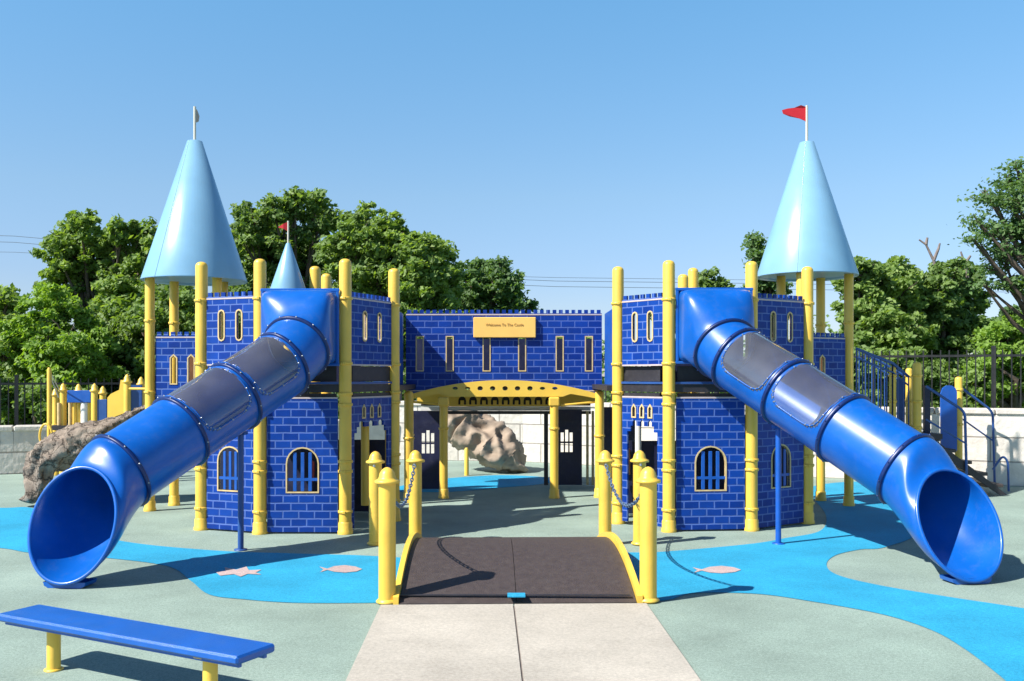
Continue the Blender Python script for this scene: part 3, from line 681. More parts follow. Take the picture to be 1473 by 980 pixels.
MB().box((1.5, 13.6, .6), (.5, .03, 1.15)).build('rear_panel', 'navy', gh)

# ------------------------------------------------------------------ arched bridge, bollards, chains
rb = empty('arched_bridge', (0, 8.05, 0), 'low arched wooden bridge between yellow bollards at the end of the path', 'footbridge')
def hz(t): return .012+.205*math.sin(PI*min(max(t, 0), 1))**.9
Y0, Y1 = 6.83, 9.35
for (u0, u1) in ((-.80, .018), (.022, .865)):
    b = MB(); vs = []; N = 36
    for k in range(N+1):
        t_ = k/N; Y = Y0+(Y1-Y0)*t_; z = hz(t_)
        for u in (u0, u1):
            x, y = axp(u, Y); vs.append((x, y, z))
    vt = [(x, y, max(.002, z-.035)) for x, y, z in vs]; m_ = len(vs); fs = []
    for k in range(N):
        a = 2*k; fs += [(a, a+1, a+3, a+2), (a+m_, a+2+m_, a+3+m_, a+1+m_), (a, a+2, a+2+m_, a+m_), (a+1, a+1+m_, a+3+m_, a+3)]
    fs += [(0, m_, m_+1, 1), (m_-2, m_-1, 2*m_-1, 2*m_-2)]; b.add(vs+vt, fs); b.build('deck_half', 'deck_brown', rb)
for u in (-.825, .89):
    b = MB(); N = 40; pts = []
    outer = []; 
    for k in range(N+1): t_ = k/N; outer.append((Y0+(Y1-Y0)*t_, hz(t_)+.045))
    for k in range(N, -1, -1): t_ = k/N; outer.append((Y0+(Y1-Y0)*t_, max(.003, hz(t_)-.055)))
    def T(yy, w_, z): x, y = axp(u+w_, yy); return (x, y, z)
    b.prism(outer, (), -.02, .02, T); b.build('side_arch', 'yellow_panel', rb)
x, y = axp(.01, 6.90); b = MB().box((x-.01, y, .052), (1.66, .03, .006)); b.build('transition_plate', 'dark_metal', rb)
b = MB(); x, y = axp(.02, 6.855); b.box((x, y, .062), (.125, .11, .008)); b.build('corner_tab', 'rubber_blue', rb)

def bollard(x, y, h, label, sgn):
    t = empty('bollard', (x, y, 0), label, 'bollard', 'yellow bollards along the arched bridge'); r = .061
    MB().lathe((x, y, 0), [(r, 0), (r, h-.11)], 28).build('shaft', 'yellow_paint', t)
    MB().lathe((x, y, h-.115), [(r+.001, 0), (r+.027, .004), (r+.030, .014), (r+.027, .024), (r+.006, .032), (r*.98, .045), (r*.88, .074), (r*.62, .098), (r*.3, .112), (0, .117)], 28).build('cap', 'yellow_paint', t)
    MB().lathe((x, y, 0), [(r+.018, 0.013), (r+.018, .02), (r+.001, .035)], 28).build('base_collar', 'yellow_paint', t)
    MB().lathe((x+.0, y+sgn*(r+.02), h-.13), [(.012, -.01), (.012, .01)], 10).build('chain_eye', 'steel', t)
    return t
bl = [(G(557, 868), .96, 'nearest yellow bollard at the left front corner of the arched bridge', 1), (G(932.5, 866), .96, 'nearest yellow bollard at the right front corner of the arched bridge', 1),
      (G(597.5, 784), .90, 'yellow bollard at the left rear corner of the arched bridge', -1), (G(870.5, 784), .90, 'yellow bollard at the right rear corner of the arched bridge', -1),
      (G(540, 784), .89, 'yellow bollard standing just outside the left rear bridge bollard', -1), (G(920, 784), .90, 'yellow bollard standing just outside the right rear bridge bollard', -1)]
for p, h, lab, s_ in bl: bollard(p.x, p.y, h, lab, s_)
def chain(a, b, sag, lab):
    t = MB(); pts = []; N = 34
    for k in range(N+1): u = k/N; p = a.lerp(b, u); p.z -= sag*4*u*(1-u); pts.append(p)
    for k in range(N):
        m_ = (pts[k]+pts[k+1])/2; d_ = (pts[k+1]-pts[k]).normalized(); L_ = (pts[k+1]-pts[k]).length*.66
        w_ = d_.cross(Vector((0, 0, 1))).normalized() if k % 2 else d_.cross(d_.cross(Vector((0, 0, 1)))).normalized()
        loop = [m_+d_*L_*math.cos(a_)+w_*.014*math.sin(a_) for a_ in [2*PI*j/10 for j in range(10)]]; t.tube(loop, .0055, 5, True)
    o = t.build('chain', 'chain'); tag(o, lab, 'chain', 'chains slung between the bridge bollards')
def eye(i, s_): p, h = bl[i][0], bl[i][1]; return Vector((p.x, p.y+s_*.085, h-.13))
chain(eye(0, 1), eye(2, -1), .26, 'sagging chain between the left front and left rear bollards of the bridge')
chain(eye(1, 1), eye(3, -1), .26, 'sagging chain between the right front and right rear bollards of the bridge')

# ------------------------------------------------------------------ bench
bn = empty('bench', (-1.92, 4.98, 0), 'low backless blue bench on yellow legs in the left foreground', 'bench')
a, b_ = Vector((-2.75, 5.42, 0)), Vector((-1.205, 4.60, 0)); dd = (b_-a); rz = math.atan2(dd.y, dd.x); c = (a+b_)/2
MB().box((c.x, c.y, .287), (dd.length, .262, .042), rz, None, .017).build('seat', 'bench_blue', bn)
u_ = dd.normalized(); nrm = Vector((-u_.y, u_.x, 0))
eb = MB()
for s_ in (-1, 1): q_ = c+nrm*s_*.085; eb.box((q_.x, q_.y, .256), (dd.length-.05, .02, .022), rz)
eb.build('edge_strip', 'bench_blue', bn)
for (lx, ly) in ((-2.50, 5.31), (-1.463, 4.72)):
    o = MB().lathe((lx, ly, 0), [(.036, 0), (.036, .262)], 20).build('leg', 'yellow_paint', bn)
    MB().box((lx, ly, .258), (.17, .05, .008), rz+PI/2).build('bracket', 'yellow_paint', o)
    MB().lathe((lx, ly, 0), [(.05, .001), (.05, .008), (.037, .012)], 18).build('foot_plate', 'yellow_paint', o)

# ------------------------------------------------------------------ rocks
def rock(name, label, cat, spine, group=None, rm='rock_brown', seed=0, amp=.16, nu=90, nv=72):
    """spine: (point, half width across, half height)"""
    mb = MB(); vs = []; fs = []; K = len(spine)
    pts = []
    for i in range(nu):
        t = i/(nu-1)*(K-1); k = min(int(t), K-2); f = t-k; f = f*f*(3-2*f)
        pts.append((spine[k][0].lerp(spine[k+1][0], f), spine[k][1]*(1-f)+spine[k+1][1]*f, spine[k][2]*(1-f)+spine[k+1][2]*f))
    for i, (p, hw_, hh) in enumerate(pts):
        tn = (pts[min(i+1, nu-1)][0]-pts[max(i-1, 0)][0]).normalized(); h = tn.cross(Vector((0, 0, 1)))
        h = Vector((0, 1, 0)) if h.length < .2 else h.normalized(); v = h.cross(tn).normalized(); v = -v if v.z < 0 else v
        e = math.sin(PI*i/(nu-1))**.35 if 0 < i < nu-1 else .02
        for k in range(nv):
            a = 2*PI*k/nv; q = p+h*hw_*e*math.cos(a)+v*hh*e*math.sin(a); d_ = (q-p).normalized() if (q-p).length > 1e-5 else v
            s_ = Vector((seed*7.3, seed*3.1, 0))
            big = noise.noise(q*1.9+s_); rid = 1-abs(noise.noise(q*3.6+s_))*2; fine = noise.fractal(q*9+s_, 1, 2, 4)
            q = q+d_*amp*(big*.9+(rid-.5)*.75+fine*.25)
            if q.z < .0: q.z = -.01
            vs.append(q)
    for i in range(nu-1):
        for k in range(nv): k2 = (k+1) % nv; fs.append((i*nv+k, i*nv+k2, (i+1)*nv+k2, (i+1)*nv+k))
    fs += [tuple(range(nv)), tuple(range((nu-1)*nv, nu*nv))]
    mb.add(vs, fs, True); o = mb.build(name, rm); tag(o, label, cat, group); return o
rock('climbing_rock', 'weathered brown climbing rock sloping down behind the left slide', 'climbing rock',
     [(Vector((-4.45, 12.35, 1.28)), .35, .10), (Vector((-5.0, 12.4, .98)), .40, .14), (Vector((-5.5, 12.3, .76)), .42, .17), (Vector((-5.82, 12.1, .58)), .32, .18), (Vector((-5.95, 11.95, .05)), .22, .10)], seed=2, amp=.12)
rock('climbing_rock', 'brown folded climbing rock seen through the gate in front of the white wall', 'climbing rock',
     [(Vector((-1.25, 16.5, .95)), .5, .30), (Vector((-.80, 16.5, .78)), .5, .40), (Vector((-.35, 16.4, .46)), .45, .34), (Vector((.0, 16.3, .20)), .35, .22), (Vector((.26, 16.2, .03)), .2, .08)], seed=5, amp=.17, rm='rock_plain')
o = MB().lathe((-.735, 15.75, 0), [(.036, 0), (.036, .42), (.02, .45)], 14).build('marker_post', 'yellow_paint'); tag(o, 'thin yellow post standing before the folded rock behind the gate', 'post')

# ------------------------------------------------------------------ block walls
def block_wall(pts, h, m, label):
    t = empty('block_wall', (pts[0][0], pts[0][1], 0), label, 'block wall')
    for (a, b) in zip(pts[:-1], pts[1:]):
        A = Vector((*a, 0)); B = Vector((*b, 0)); d_ = B-A; rz = math.atan2(d_.y, d_.x)
        mb = MB(); nx = 60; nz = 8
        mb.box((d_.length/2, .15, h/2-.03), (d_.length, .3, h-.02)); o = mb.build('wall_section', m, t, local=True); o.location = A-wloc(t); o.rotation_euler = (0, 0, rz)
        cp = MB(); L_ = d_.length; n = max(1, round(L_/.9))
        for k in range(n): cp.box((L_*(k+.5)/n, .15+random.uniform(-.008, .008), h+.005), (L_/n-.012, .36, .09), 0, None, .018)
        cp.build('capstone', m+'_cap', o, local=True)
    return t
mat('block_white_cap', (.60, .55, .49), .85, noise_amt=.12, noise_scale=6, bump=.7, bump_scale=25); mat('block_grey_cap', (.55, .52, .47), .85, noise_amt=.12, noise_scale=6, bump=.7, bump_scale=25)
block_wall([(-2.2, 18.75), (.2, 18.3), (4.9, 15.4), (7.1, 14.3), (11.5, 12.8)], 1.08, 'block_white', 'white concrete block wall bending behind the right half of the playground')
block_wall([(-13.5, 13.7), (-8.2, 16.0), (-5.2, 17.25), (-2.25, 18.7)], .74, 'block_grey', 'grey concrete block wall behind the left climbing rock')
# ------------------------------------------------------------------ iron fences
def fence(pts, z0, z1, label, sp=.12):
    t = empty('iron_fence', (pts[0][0], pts[0][1], 0), label, 'fence')
    for (a, b) in zip(pts[:-1], pts[1:]):
        A = Vector((*a, 0)); B = Vector((*b, 0)); L_ = (B-A).length; u = (B-A).normalized()
        pk = MB(); n = int(L_/sp)
        for k in range(n+1): p = A+u*L_*k/n; pk.box((p.x, p.y, (z0+z1)/2), (.018, .018, z1-z0-.02), math.atan2(u.y, u.x))
        pk.build('pickets', 'black_iron', t)
        for z in (z0+.12, z1-.10): m_ = (A+B)/2; MB().box((m_.x, m_.y, z), (L_, .03, .035), math.atan2(u.y, u.x)).build('rail', 'black_iron', t)
        m2 = max(1, round(L_/2.2))
        for k in range(m2+1): p = A+u*L_*k/m2; MB().box((p.x, p.y, (z0+z1)/2+.02), (.06, .06, z1-z0+.06), math.atan2(u.y, u.x)).build('fence_post', 'black_iron', t)
fence([(-2.2, 19.2), (.4, 18.75), (5.1, 15.85), (7.3, 14.75), (11.6, 13.3)], 0, 2.02, 'black iron picket fence behind the white block wall')
fence([(-14, 14.2), (-8.4, 16.5), (-5.4, 17.7), (-2.3, 19.2)], 0, 1.58, 'black iron picket fence behind the grey block wall')

# ------------------------------------------------------------------ small play station behind the left rock
ps = empty('play_station', (-6.3, 15.2, 0), 'small raised play deck with yellow capped posts and blue sign board behind the left rock', 'play station')
def P(px, Y): return (px-CX)/F*Y
for px, Y, top in ((91, 15.3, 1.50), (113, 15.3, 1.49), (136, 15.0, 1.50), (148, 15.7, 1.45), (183, 14.6, 1.64), (203, 15.0, 1.60), (80, 15.8, 1.42)):
    x = P(px, Y); o = post(ps, x, Y, top-.09, .05, (.8,), m='yellow_paint')
    MB().lathe((x, Y, top-.14), [(.052, 0), (.07, .015), (.07, .03), (.05, .045), (.042, .09), (.02, .125), (0, .14)], 16).build('cap', 'yellow_paint', o)
MB().box((P(112, 15.4), 15.5, .80), (.75, .7, .07)).build('deck', 'dark_metal', ps)
MB().box((P(114, 15.2), 15.2, 1.29), (.37, .03, .19), 0, None, .008).build('sign_board', 'bright_blue', ps)
for px in (85, 101, 107, 122, 128): MB().cyl((P(px, 15.25), 15.25, .84), (P(px, 15.25), 15.25, 1.19), .028 if px != 122 else .06).build('baluster', 'tan' if px in (85, 101) else ('white_plastic' if px == 122 else 'yellow_paint'), ps)
MB().box((P(146, 15), 15.0, 1.0), (.18, .03, .5), 0, None, .01).build('side_panel', 'rail_blue', ps)
MB().prism([(P(155, 14.8), .95), (P(180, 14.8), 1.05), (P(180, 14.8), 1.55), (P(174, 14.8), 1.55), (P(172, 14.8), 1.40), (P(160, 14.8), 1.34), (P(155, 14.8), 1.28)], (), -.015, .015, lambda x, y, z: (x, 14.8+y, z)).build('stair_panel', 'yellow_panel', ps)
MB().cyl((P(183, 14.6), 14.6, 1.42), (P(216, 14.4), 14.4, 1.42), .018).build('rail', 'yellow_paint', ps)
MB().box((P(193, 14.8), 14.9, 1.25), (.16, .03, .45)).build('back_panel', 'rail_blue', ps)
MB().lathe((P(71, 14.9), 14.9, 0), [(.034, 0), (.034, 1.70), (.02, 1.74)], 14).build('mast', 'yellow_paint', ps)
for p_, q_ in (((P(71, 14.9), 14.9, 1.70), (P(88, 15.3), 15.3, 1.33)), ((P(71, 14.9), 14.9, 1.66), (P(84, 15.1), 15.1, 1.28))): MB().cyl(p_, q_, .010, n=6).build('stay', 'steel', ps)
lp_ = [Vector((P(66+9*math.cos(a_), 14.8), 14.8, .70+.18*math.sin(a_))) for a_ in [2*PI*k/20 for k in range(20)]]
MB().tube(lp_, .018, 8, True).build('hand_loop', 'yellow_paint', ps)

# ------------------------------------------------------------------ ramp and stairs on the right
ra = empty('access_ramp', (5.2, 13.6, 0), 'raised ramp with blue picket railings and yellow posts behind the right slide', 'ramp')
def rail_panel(A, B, zb0, zt0, zb1, zt1, n, parent, nm='railing', m='rail_blue'):
    mb = MB(); A = Vector(A); B = Vector(B)
    def Pt(u, z): p = A.lerp(B, u); return (p.x, p.y, z)
    mb.cyl(Pt(0, zt0), Pt(1, zt1), .02, n=8); mb.cyl(Pt(0, zb0), Pt(1, zb1), .018, n=8); mb.cyl(Pt(0, zt0-.12), Pt(1, zt1-.12), .012, n=8)
    for k in range(n+1): u = k/n; mb.cyl(Pt(u, zb0+(zb1-zb0)*u), Pt(u, zt0+(zt1-zt0)*u), .010, n=6)
    return mb.build(nm, m, parent)
rail_panel((P(1232, 12.9), 12.9, 0), (P(1284, 13.1), 13.1, 0), 1.12, 1.97, .95, 1.78, 6, ra)
rail_panel((P(1284, 13.1), 13.1, 0), (P(1307, 13.2), 13.2, 0), .95, 1.78, .88, 1.60, 3, ra)
rail_panel((P(1236, 14.3), 14.3, 0), (P(1300, 14.3), 14.3, 0), 1.12, 2.0, .95, 1.62, 7, ra)
for px, Y, top in ((1284, 13.15, 1.74), (1307.5, 13.6, 1.72), (1319, 13.1, 1.80), (1312, 14.4, 1.70)): post(ra, P(px, Y), Y, top, .058 if px == 1319 else .045, (.9, 1.25, 1.6))
MB().box((P(1272, 13.6), 13.6, .80), (1.1, 1.2, .07)).build('deck', 'dark_metal', ra)
MB().box((P(1298, 13.3), 13.35, 1.15), (.10, .03, .85)).build('end_panel', 'rail_blue', ra)
st = empty('stairs', (6.1, 13.5, 0), 'dark steps with curved blue handrails at the right edge beyond the slide mouth', 'stairs')
for k in range(5):
    x = 5.62+.21*k; z = .78-.155*k
    MB().box((x, 13.5, z-.02), (.24, .95, .045), 0, None, .006).build('tread', 'deck_brown', st)
for y in (13.02, 13.98): MB().prism([(5.5, .80), (5.6, .80), (6.62, .02), (6.52, .02), (5.5, .71)], (), -.015, .015, lambda x, yy, z: (x, y+yy, z)).build('stringer', 'dark_metal', st)
def bend(pts, r=.018, m='rail_blue', nm='handrail'):
    L_ = [Vector(p) for p in pts]; out = [L_[0]]
    for i in range(1, len(L_)-1):
        a_, b2, c2 = L_[i-1], L_[i], L_[i+1]; k1 = b2+(a_-b2).normalized()*min(.09, (a_-b2).length*.45); k2 = b2+(c2-b2).normalized()*min(.09, (c2-b2).length*.45)
        for j in range(6): t_ = j/5; out.append(k1*(1-t_)**2+b2*2*t_*(1-t_)+k2*t_*t_)
    out.append(L_[-1]); return MB().tube(out, r, 10).build(nm, m, st)
for y, s1, s2 in ((12.98, 1332, 1388), (14.02, 1380, 1428)):
    xa, xb = P(s1, y), P(s2, y)
    zt = H+(HY-556)/F*y; zb = H+(HY-592)/F*y
    bend([(xa, y, zt), (xb, y, zb), (xb+.03, y, .0)]); bend([(xa, y, zt-.44), (xb, y, zb-.42)], .012)
bend([(P(1428, 13.6), 13.6, .30), (P(1442, 13.6), 13.6, .50), (P(1450, 13.6), 13.6, .42), (P(1451, 13.6), 13.6, 0)], .016)
MB().box((P(1333, 13.2), 13.2, 1.0), (.075, .06, .96)).build('newel', 'navy', st)
pn = [(P(1353, 13.8), .55), (P(1376, 13.8), .55), (P(1376, 13.8), 1.38)]+[(P(1365, 13.8)+.11*math.cos(a_), 1.38+.10*math.sin(a_)) for a_ in (PI*.2, PI*.4, PI*.6, PI*.8)]+[(P(1353, 13.8), 1.36)]
MB().prism(pn, (), -.015, .015, lambda x, yy, z: (x, 13.8+yy, z)).build('end_board', 'bright_blue', st)
post(st, P(1379, 13.95), 13.95, 1.60, .052, (.9, 1.4))

# ------------------------------------------------------------------ trees
def crown_mesh(lobes, n_leaf, size, seed, m, parent, flat=1.0, name='crown', clump=.165, branchy=0.0):
    g = np.random.default_rng(seed); tot = sum(r**2.2 for _, r in lobes); C = []; S = []
    for c, r in lobes:
        n = max(50, int(1.65*n_leaf*r**2.2/tot)); nc = max(14, int(44*(r/1.0)**1.6)+8)
        d = g.normal(size=(nc, 3)); d /= np.linalg.norm(d, axis=1)[:, None]
        rad = r*(.40+.72*g.random(nc)**.75); cc = np.array(c)[None]+d*rad[:, None]*np.array([1, 1, flat])
        cr = clump*(.6+.9*g.random(nc))*max(.55, min(1.3, r)); idx = g.integers(0, nc, n)
        dd_ = g.normal(size=(n, 3)); dd_ *= (g.random(n)**.5/np.maximum(1e-6, np.linalg.norm(dd_, axis=1)))[:, None]
        p = cc[idx]+dd_*cr[idx][:, None]*np.array([1.35, 1.35, .8*flat])*1.5
        C.append(p); S.append(size*.60*(.55+.8*g.random(n)))
    C = np.concatenate(C); S = np.concatenate(S); n = len(C)
    nr = g.normal(size=(n, 3)); nr[:, 2] = np.abs(nr[:, 2])+.25; nr[:, 0] -= .35; nr[:, 1] -= .45; nr /= np.linalg.norm(nr, axis=1)[:, None]
    u = np.cross(nr, g.normal(size=(n, 3))); u /= np.linalg.norm(u, axis=1)[:, None]; v = np.cross(nr, u)
    V = np.empty((n, 4, 3)); a = S[:, None]
    V[:, 0] = C-u*a; V[:, 1] = C+v*a*.55+nr*a*.12; V[:, 2] = C+u*a; V[:, 3] = C-v*a*.55+nr*a*.12
    off = np.array(wloc(parent)); V = (V-off).reshape(-1, 3)
    me = bpy.data.meshes.new(name); me.vertices.add(4*n); me.vertices.foreach_set('co', V.astype(np.float32).ravel())
    me.loops.add(4*n); me.loops.foreach_set('vertex_index', np.arange(4*n, dtype=np.int32)); me.polygons.add(n)
    me.polygons.foreach_set('loop_start', np.arange(0, 4*n, 4, dtype=np.int32)); me.polygons.foreach_set('loop_total', np.full(n, 4, dtype=np.int32))
    me.update(); me.validate(); me.materials.append(M[m]); o = bpy.data.objects.new(name, me); col.objects.link(o); o.parent = parent; return o
def tree(label, lobes_px, Y, dY, n_leaf, size, m, seed, base_px=None, name='tree', cat='tree', group='trees beyond the fence', flat=1.0, clump=.165, trunk_r=.16, bark='bark'):
    r_ = random.Random(seed); s = F/Y; lobes = []
    for (px, py, rp) in lobes_px:
        for j in range(2 if dY > .5 else 1):
            y = Y+(r_.uniform(-.5, .5))*dY; c = at(px, py, y); lobes.append(((c.x, c.y, c.z), rp/s))
    bx = base_px if base_px is not None else sum(l[0] for l in lobes_px)/len(lobes_px)
    base = Vector(((bx-CX)/F*Y, Y, -.03)); t = empty(name, base, label, cat, group)
    mb = MB(); zt = max(l[0][2] for l in lobes); fork = Vector((base.x+r_.uniform(-.2, .2), base.y, min(1.6, zt*.35)))
    mb.tube([base, base.lerp(fork, .5)+Vector((.05, 0, 0)), fork], [trunk_r*1.25, trunk_r, trunk_r*.85], 10)
    for (c, rr) in lobes:
        c = Vector(c); mid = fork.lerp(c, .5)+Vector((r_.uniform(-.3, .3), r_.uniform(-.3, .3), .15)); mb.tube([fork, mid, c], [trunk_r*.6, trunk_r*.32, trunk_r*.10], 7)
        for j in range(3):
            e = c+Vector((r_.uniform(-1, 1), r_.uniform(-1, 1), r_.uniform(-.2, 1)))*rr*.8; mb.tube([mid.lerp(c, .6), (c+e)/2, e], [trunk_r*.16, trunk_r*.10, trunk_r*.04], 5)
    mb.build('trunk', bark, t)
    crown_mesh(lobes, n_leaf, size, seed, m, t, flat, clump=clump); return t
tree('tall tree with open top behind the left cone turret', [(118, 325, 22), (100, 350, 28), (85, 372, 26), (135, 372, 36), (165, 355, 22), (172, 335, 16), (202, 338, 20), (190, 385, 38), (215, 370, 25), (140, 420, 46), (95, 410, 34), (195, 440, 46)], 25, 2.0, 26000, .125, 'leaf_mid', 21, 150)
tree('dark tree crown rising behind the small spire', [(365, 320, 26), (395, 300, 16), (425, 290, 17), (455, 288, 14), (410, 330, 34), (460, 320, 24), (375, 365, 40), (440, 375, 44), (350, 345, 22), (405, 425, 48), (350, 440, 46), (470, 440, 45)], 26, 2.2, 28000, .125, 'leaf_dark', 22, 410)
tree('broad bright green tree between the left tower and the small tree', [(530, 318, 24), (515, 340, 30), (560, 335, 30), (590, 362, 32), (500, 372, 36), (550, 385, 48), (600, 400, 42), (632, 372, 22), (636, 405, 26), (610, 440, 38), (530, 440, 50), (570, 450, 44)], 24.5, 2.2, 30000, .125, 'leaf_mid', 23, 560)
tree('small loose tree right of the broad tree above the gatehouse wall', [(700, 390, 18), (722, 385, 11), (680, 408, 24), (712, 415, 26), (735, 412, 13), (665, 430, 22), (700, 445, 30), (740, 436, 16), (765, 440, 8), (745, 398, 6)], 27, 1.5, 9500, .115, 'leaf_bluish', 24, 700, clump=.17)
tree('young leafy tree with pale yellow green leaves at the left edge', [(70, 445, 34), (100, 480, 42), (50, 490, 40), (85, 540, 45), (130, 520, 36)], 21, 1.2, 17000, .10, 'leaf_light', 25, 80)
tree('dense shrub tree cut by the left edge of the photo', [(8, 428, 14), (0, 460, 30), (30, 470, 26), (10, 510, 45), (-40, 480, 45), (20, 560, 45)], 22, 1.5, 16000, .11, 'leaf_mid', 26, 0)
tree('dark bushy tree filling the gap under the left cone', [(160, 480, 38), (205, 475, 36), (250, 450, 42), (180, 530, 44), (240, 520, 46), (290, 470, 40), (150, 570, 36), (210, 580, 36)], 22.5, 1.6, 24000, .11, 'leaf_dark', 27, 215)
tree('thick bush behind the left tower seen between its posts', [(330, 480, 46), (390, 480, 46), (450, 480, 44), (510, 480, 44), (570, 485, 44)], 22, 1.2, 14000, .12, 'leaf_dark', 28, 450)
tree('low bush behind the gatehouse wall', [(640, 490, 38), (700, 500, 30), (760, 505, 26), (830, 505, 26)], 22, 1.0, 8000, .12, 'leaf_mid', 29, 720)
tree('slender tree showing beside the right cone', [(1086, 350, 12), (1092, 372, 16), (1100, 395, 20), (1110, 430, 30), (1080, 440, 30)], 27, 1.0, 6000, .11, 'leaf_bluish', 30, 1100)
tree('small tree top peeking over the right slide hood', [(1018, 405, 15), (1000, 415, 14), (1036, 412, 12), (1015, 435, 26), (960, 450, 22)], 26, 1.0, 5000, .11, 'leaf_mid', 31, 1010)
tree('round green tree right of the right cone turret', [(1238, 395, 22), (1262, 405, 26), (1292, 395, 22), (1232, 430, 34), (1280, 435, 42), (1310, 410, 22), (1255, 475, 44), (1300, 480, 38)], 23, 1.8, 20000, .12, 'leaf_mid', 32, 1262)
tree('dark tree with a bare dead branch beside the round tree', [(1345, 398, 16), (1378, 388, 14), (1398, 400, 18), (1350, 430, 30), (1392, 435, 26), (1340, 470, 38), (1385, 475, 34), (1330, 505, 34), (1370, 520, 34)], 24, 1.6, 19000, .12, 'leaf_dark', 33, 1350)
db = MB()
for pts in ([(1350, 400), (1343, 375), (1332, 352), (1322, 345)], [(1343, 375), (1350, 358), (1352, 350)], [(1332, 352), (1334, 342)], [(1392, 400), (1388, 380), (1382, 362)], [(1388, 380), (1396, 368)]):
    db.tube([at(x, y, 24) for x, y in pts], [.045*(1-.75*k/len(pts)) for k in range(len(pts))], 6)
tr_ = [o for o in scene.objects if o.get('label', '').startswith('dark tree with a bare')][0]; db.build('dead_branch', 'bark_grey', tr_)
tree('feathery honey locust with airy branches cut by the right edge', [(1462, 240, 13), (1450, 262, 16), (1425, 285, 17), (1455, 292, 20), (1480, 270, 20), (1405, 318, 12), (1430, 330, 18), (1465, 330, 22), (1402, 345, 10), (1440, 362, 18), (1475, 365, 22), (1425, 388, 12), (1450, 405, 15), (1480, 410, 20), (1510, 330, 50), (1415, 410, 6)], 17, .8, 6500, .070, 'leaf_bluish', 34, 1560, flat=.62, clump=.26, trunk_r=.12)
tree('pale green bush low at the right edge beyond the fence', [(1440, 490, 30), (1470, 480, 26), (1420, 520, 26), (1460, 530, 34), (1480, 560, 30), (1415, 560, 26)], 20, 1.2, 14000, .09, 'leaf_light', 35, 1450)
tree('far rounded tree on the skyline at the right edge', [(1458, 452, 14), (1445, 465, 14), (1475, 462, 16)], 34, 1.0, 4000, .13, 'leaf_bluish', 36, 1458)
tree('leafy thicket behind the ramp railings', [(1240, 530, 34), (1290, 530, 34), (1340, 555, 32), (1380, 560, 30), (1250, 575, 30), (1310, 575, 30)], 19.5, 1.0, 16000, .09, 'leaf_mid', 37, 1300)
tree('leafy thicket behind the grey wall and the rock', [(20, 590, 30), (70, 585, 34), (120, 590, 30), (-20, 560, 34)], 19.5, 1.0, 10000, .09, 'leaf_dark', 38, 60)
# far belt of foliage closing the horizon behind the named trees
fb = bpy.data.objects.new('far_belt_root', None)
belt = []
for k in range(46):
    x = -34+k*1.5+random.uniform(-.5, .5)
    if x > 30: break
    belt.append(((x, 33+random.uniform(-2, 3), 1.2+random.uniform(0, .7)), 1.6+random.uniform(-.2, .3)))
z0 = bpy.data.objects.new('tmp', None)
bo = crown_mesh(belt, 42000, .17, 99, 'leaf_dark', z0, name='distant_woods'); bo.parent = None
tag(bo, kind='stuff', label='low distant wood closing the view behind the fences', cat='woods')
bpy.data.objects.remove(z0); bpy.data.objects.remove(fb)

# ------------------------------------------------------------------ power lines
for (y0, y1, w_) in ((338, 404, .010), (347, 412, .010), (362, 399, .008)):
    pts = []
    for k in range(41): u = k/40; px = -500+2600*u; py = y0+(y1-y0)*min(1, max(0, px)/760)+(0 if px < 760 else (px-760)*.012); pts.append(at(px, py, 42))
    o = MB().tube(pts, w_, 5).build('power_line', 'wire_black'); tag(o, 'thin power line crossing the sky behind the trees', 'power line', 'power lines behind the trees')

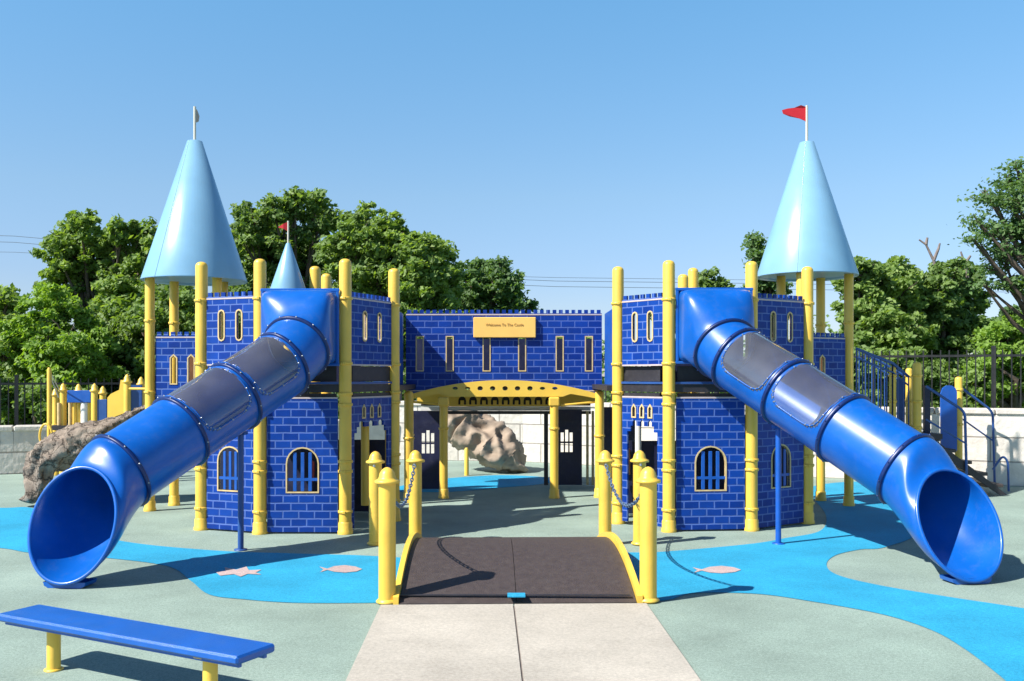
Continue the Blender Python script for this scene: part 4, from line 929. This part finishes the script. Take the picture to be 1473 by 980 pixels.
# ------------------------------------------------------------------ light, sky, camera
sd_ = Vector((-.85, -.48, .96)).normalized(); el = math.asin(sd_.z); az = math.atan2(sd_.x, sd_.y)
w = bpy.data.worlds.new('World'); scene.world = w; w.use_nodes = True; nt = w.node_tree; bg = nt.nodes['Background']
sk = nt.nodes.new('ShaderNodeTexSky'); sk.sky_type = 'NISHITA'; sk.sun_disc = False; sk.sun_elevation = el; sk.sun_rotation = az
sk.air_density = 1.0; sk.dust_density = .35; sk.ozone_density = 1.3; sk.altitude = 0
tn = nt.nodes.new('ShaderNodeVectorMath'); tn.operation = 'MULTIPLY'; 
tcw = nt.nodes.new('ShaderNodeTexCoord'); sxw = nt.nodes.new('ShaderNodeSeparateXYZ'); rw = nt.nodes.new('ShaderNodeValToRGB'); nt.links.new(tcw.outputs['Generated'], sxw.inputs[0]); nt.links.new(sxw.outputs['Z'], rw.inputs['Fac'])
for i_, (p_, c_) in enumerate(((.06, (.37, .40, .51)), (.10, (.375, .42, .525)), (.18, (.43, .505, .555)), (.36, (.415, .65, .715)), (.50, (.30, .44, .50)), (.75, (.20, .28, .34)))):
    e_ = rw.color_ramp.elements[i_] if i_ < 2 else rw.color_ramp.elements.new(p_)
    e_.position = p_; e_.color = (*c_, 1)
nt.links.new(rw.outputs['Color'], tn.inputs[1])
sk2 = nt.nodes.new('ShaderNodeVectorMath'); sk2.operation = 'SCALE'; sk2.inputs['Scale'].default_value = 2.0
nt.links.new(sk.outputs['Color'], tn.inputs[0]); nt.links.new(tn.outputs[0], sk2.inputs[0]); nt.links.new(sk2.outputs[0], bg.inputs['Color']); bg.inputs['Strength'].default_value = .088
sl = bpy.data.lights.new('sun', 'SUN'); sl.energy = 5.0; sl.angle = math.radians(.53); sl.color = (1, .955, .88)
so = bpy.data.objects.new('sun', sl); col.objects.link(so); so.rotation_euler = (-sd_).to_track_quat('-Z', 'Y').to_euler(); so.location = (-20, -12, 24)
cd = bpy.data.cameras.new('camera'); cam = bpy.data.objects.new('camera', cd); col.objects.link(cam)
cam.location = (0, 0, H); cam.rotation_euler = (PI/2, 0, 0); cd.sensor_width = 36; cd.lens = F/1473*36
cd.shift_y = (HY-490)/1473; cd.clip_start = .05; cd.clip_end = 1500
scene.camera = cam
scene.view_settings.view_transform = 'Standard'; scene.view_settings.look = 'None'; scene.view_settings.exposure = .72; scene.view_settings.gamma = 1
scene.render.engine = 'CYCLES'; scene.cycles.use_denoising = True; scene.cycles.max_bounces = 8; scene.cycles.transparent_max_bounces = 12
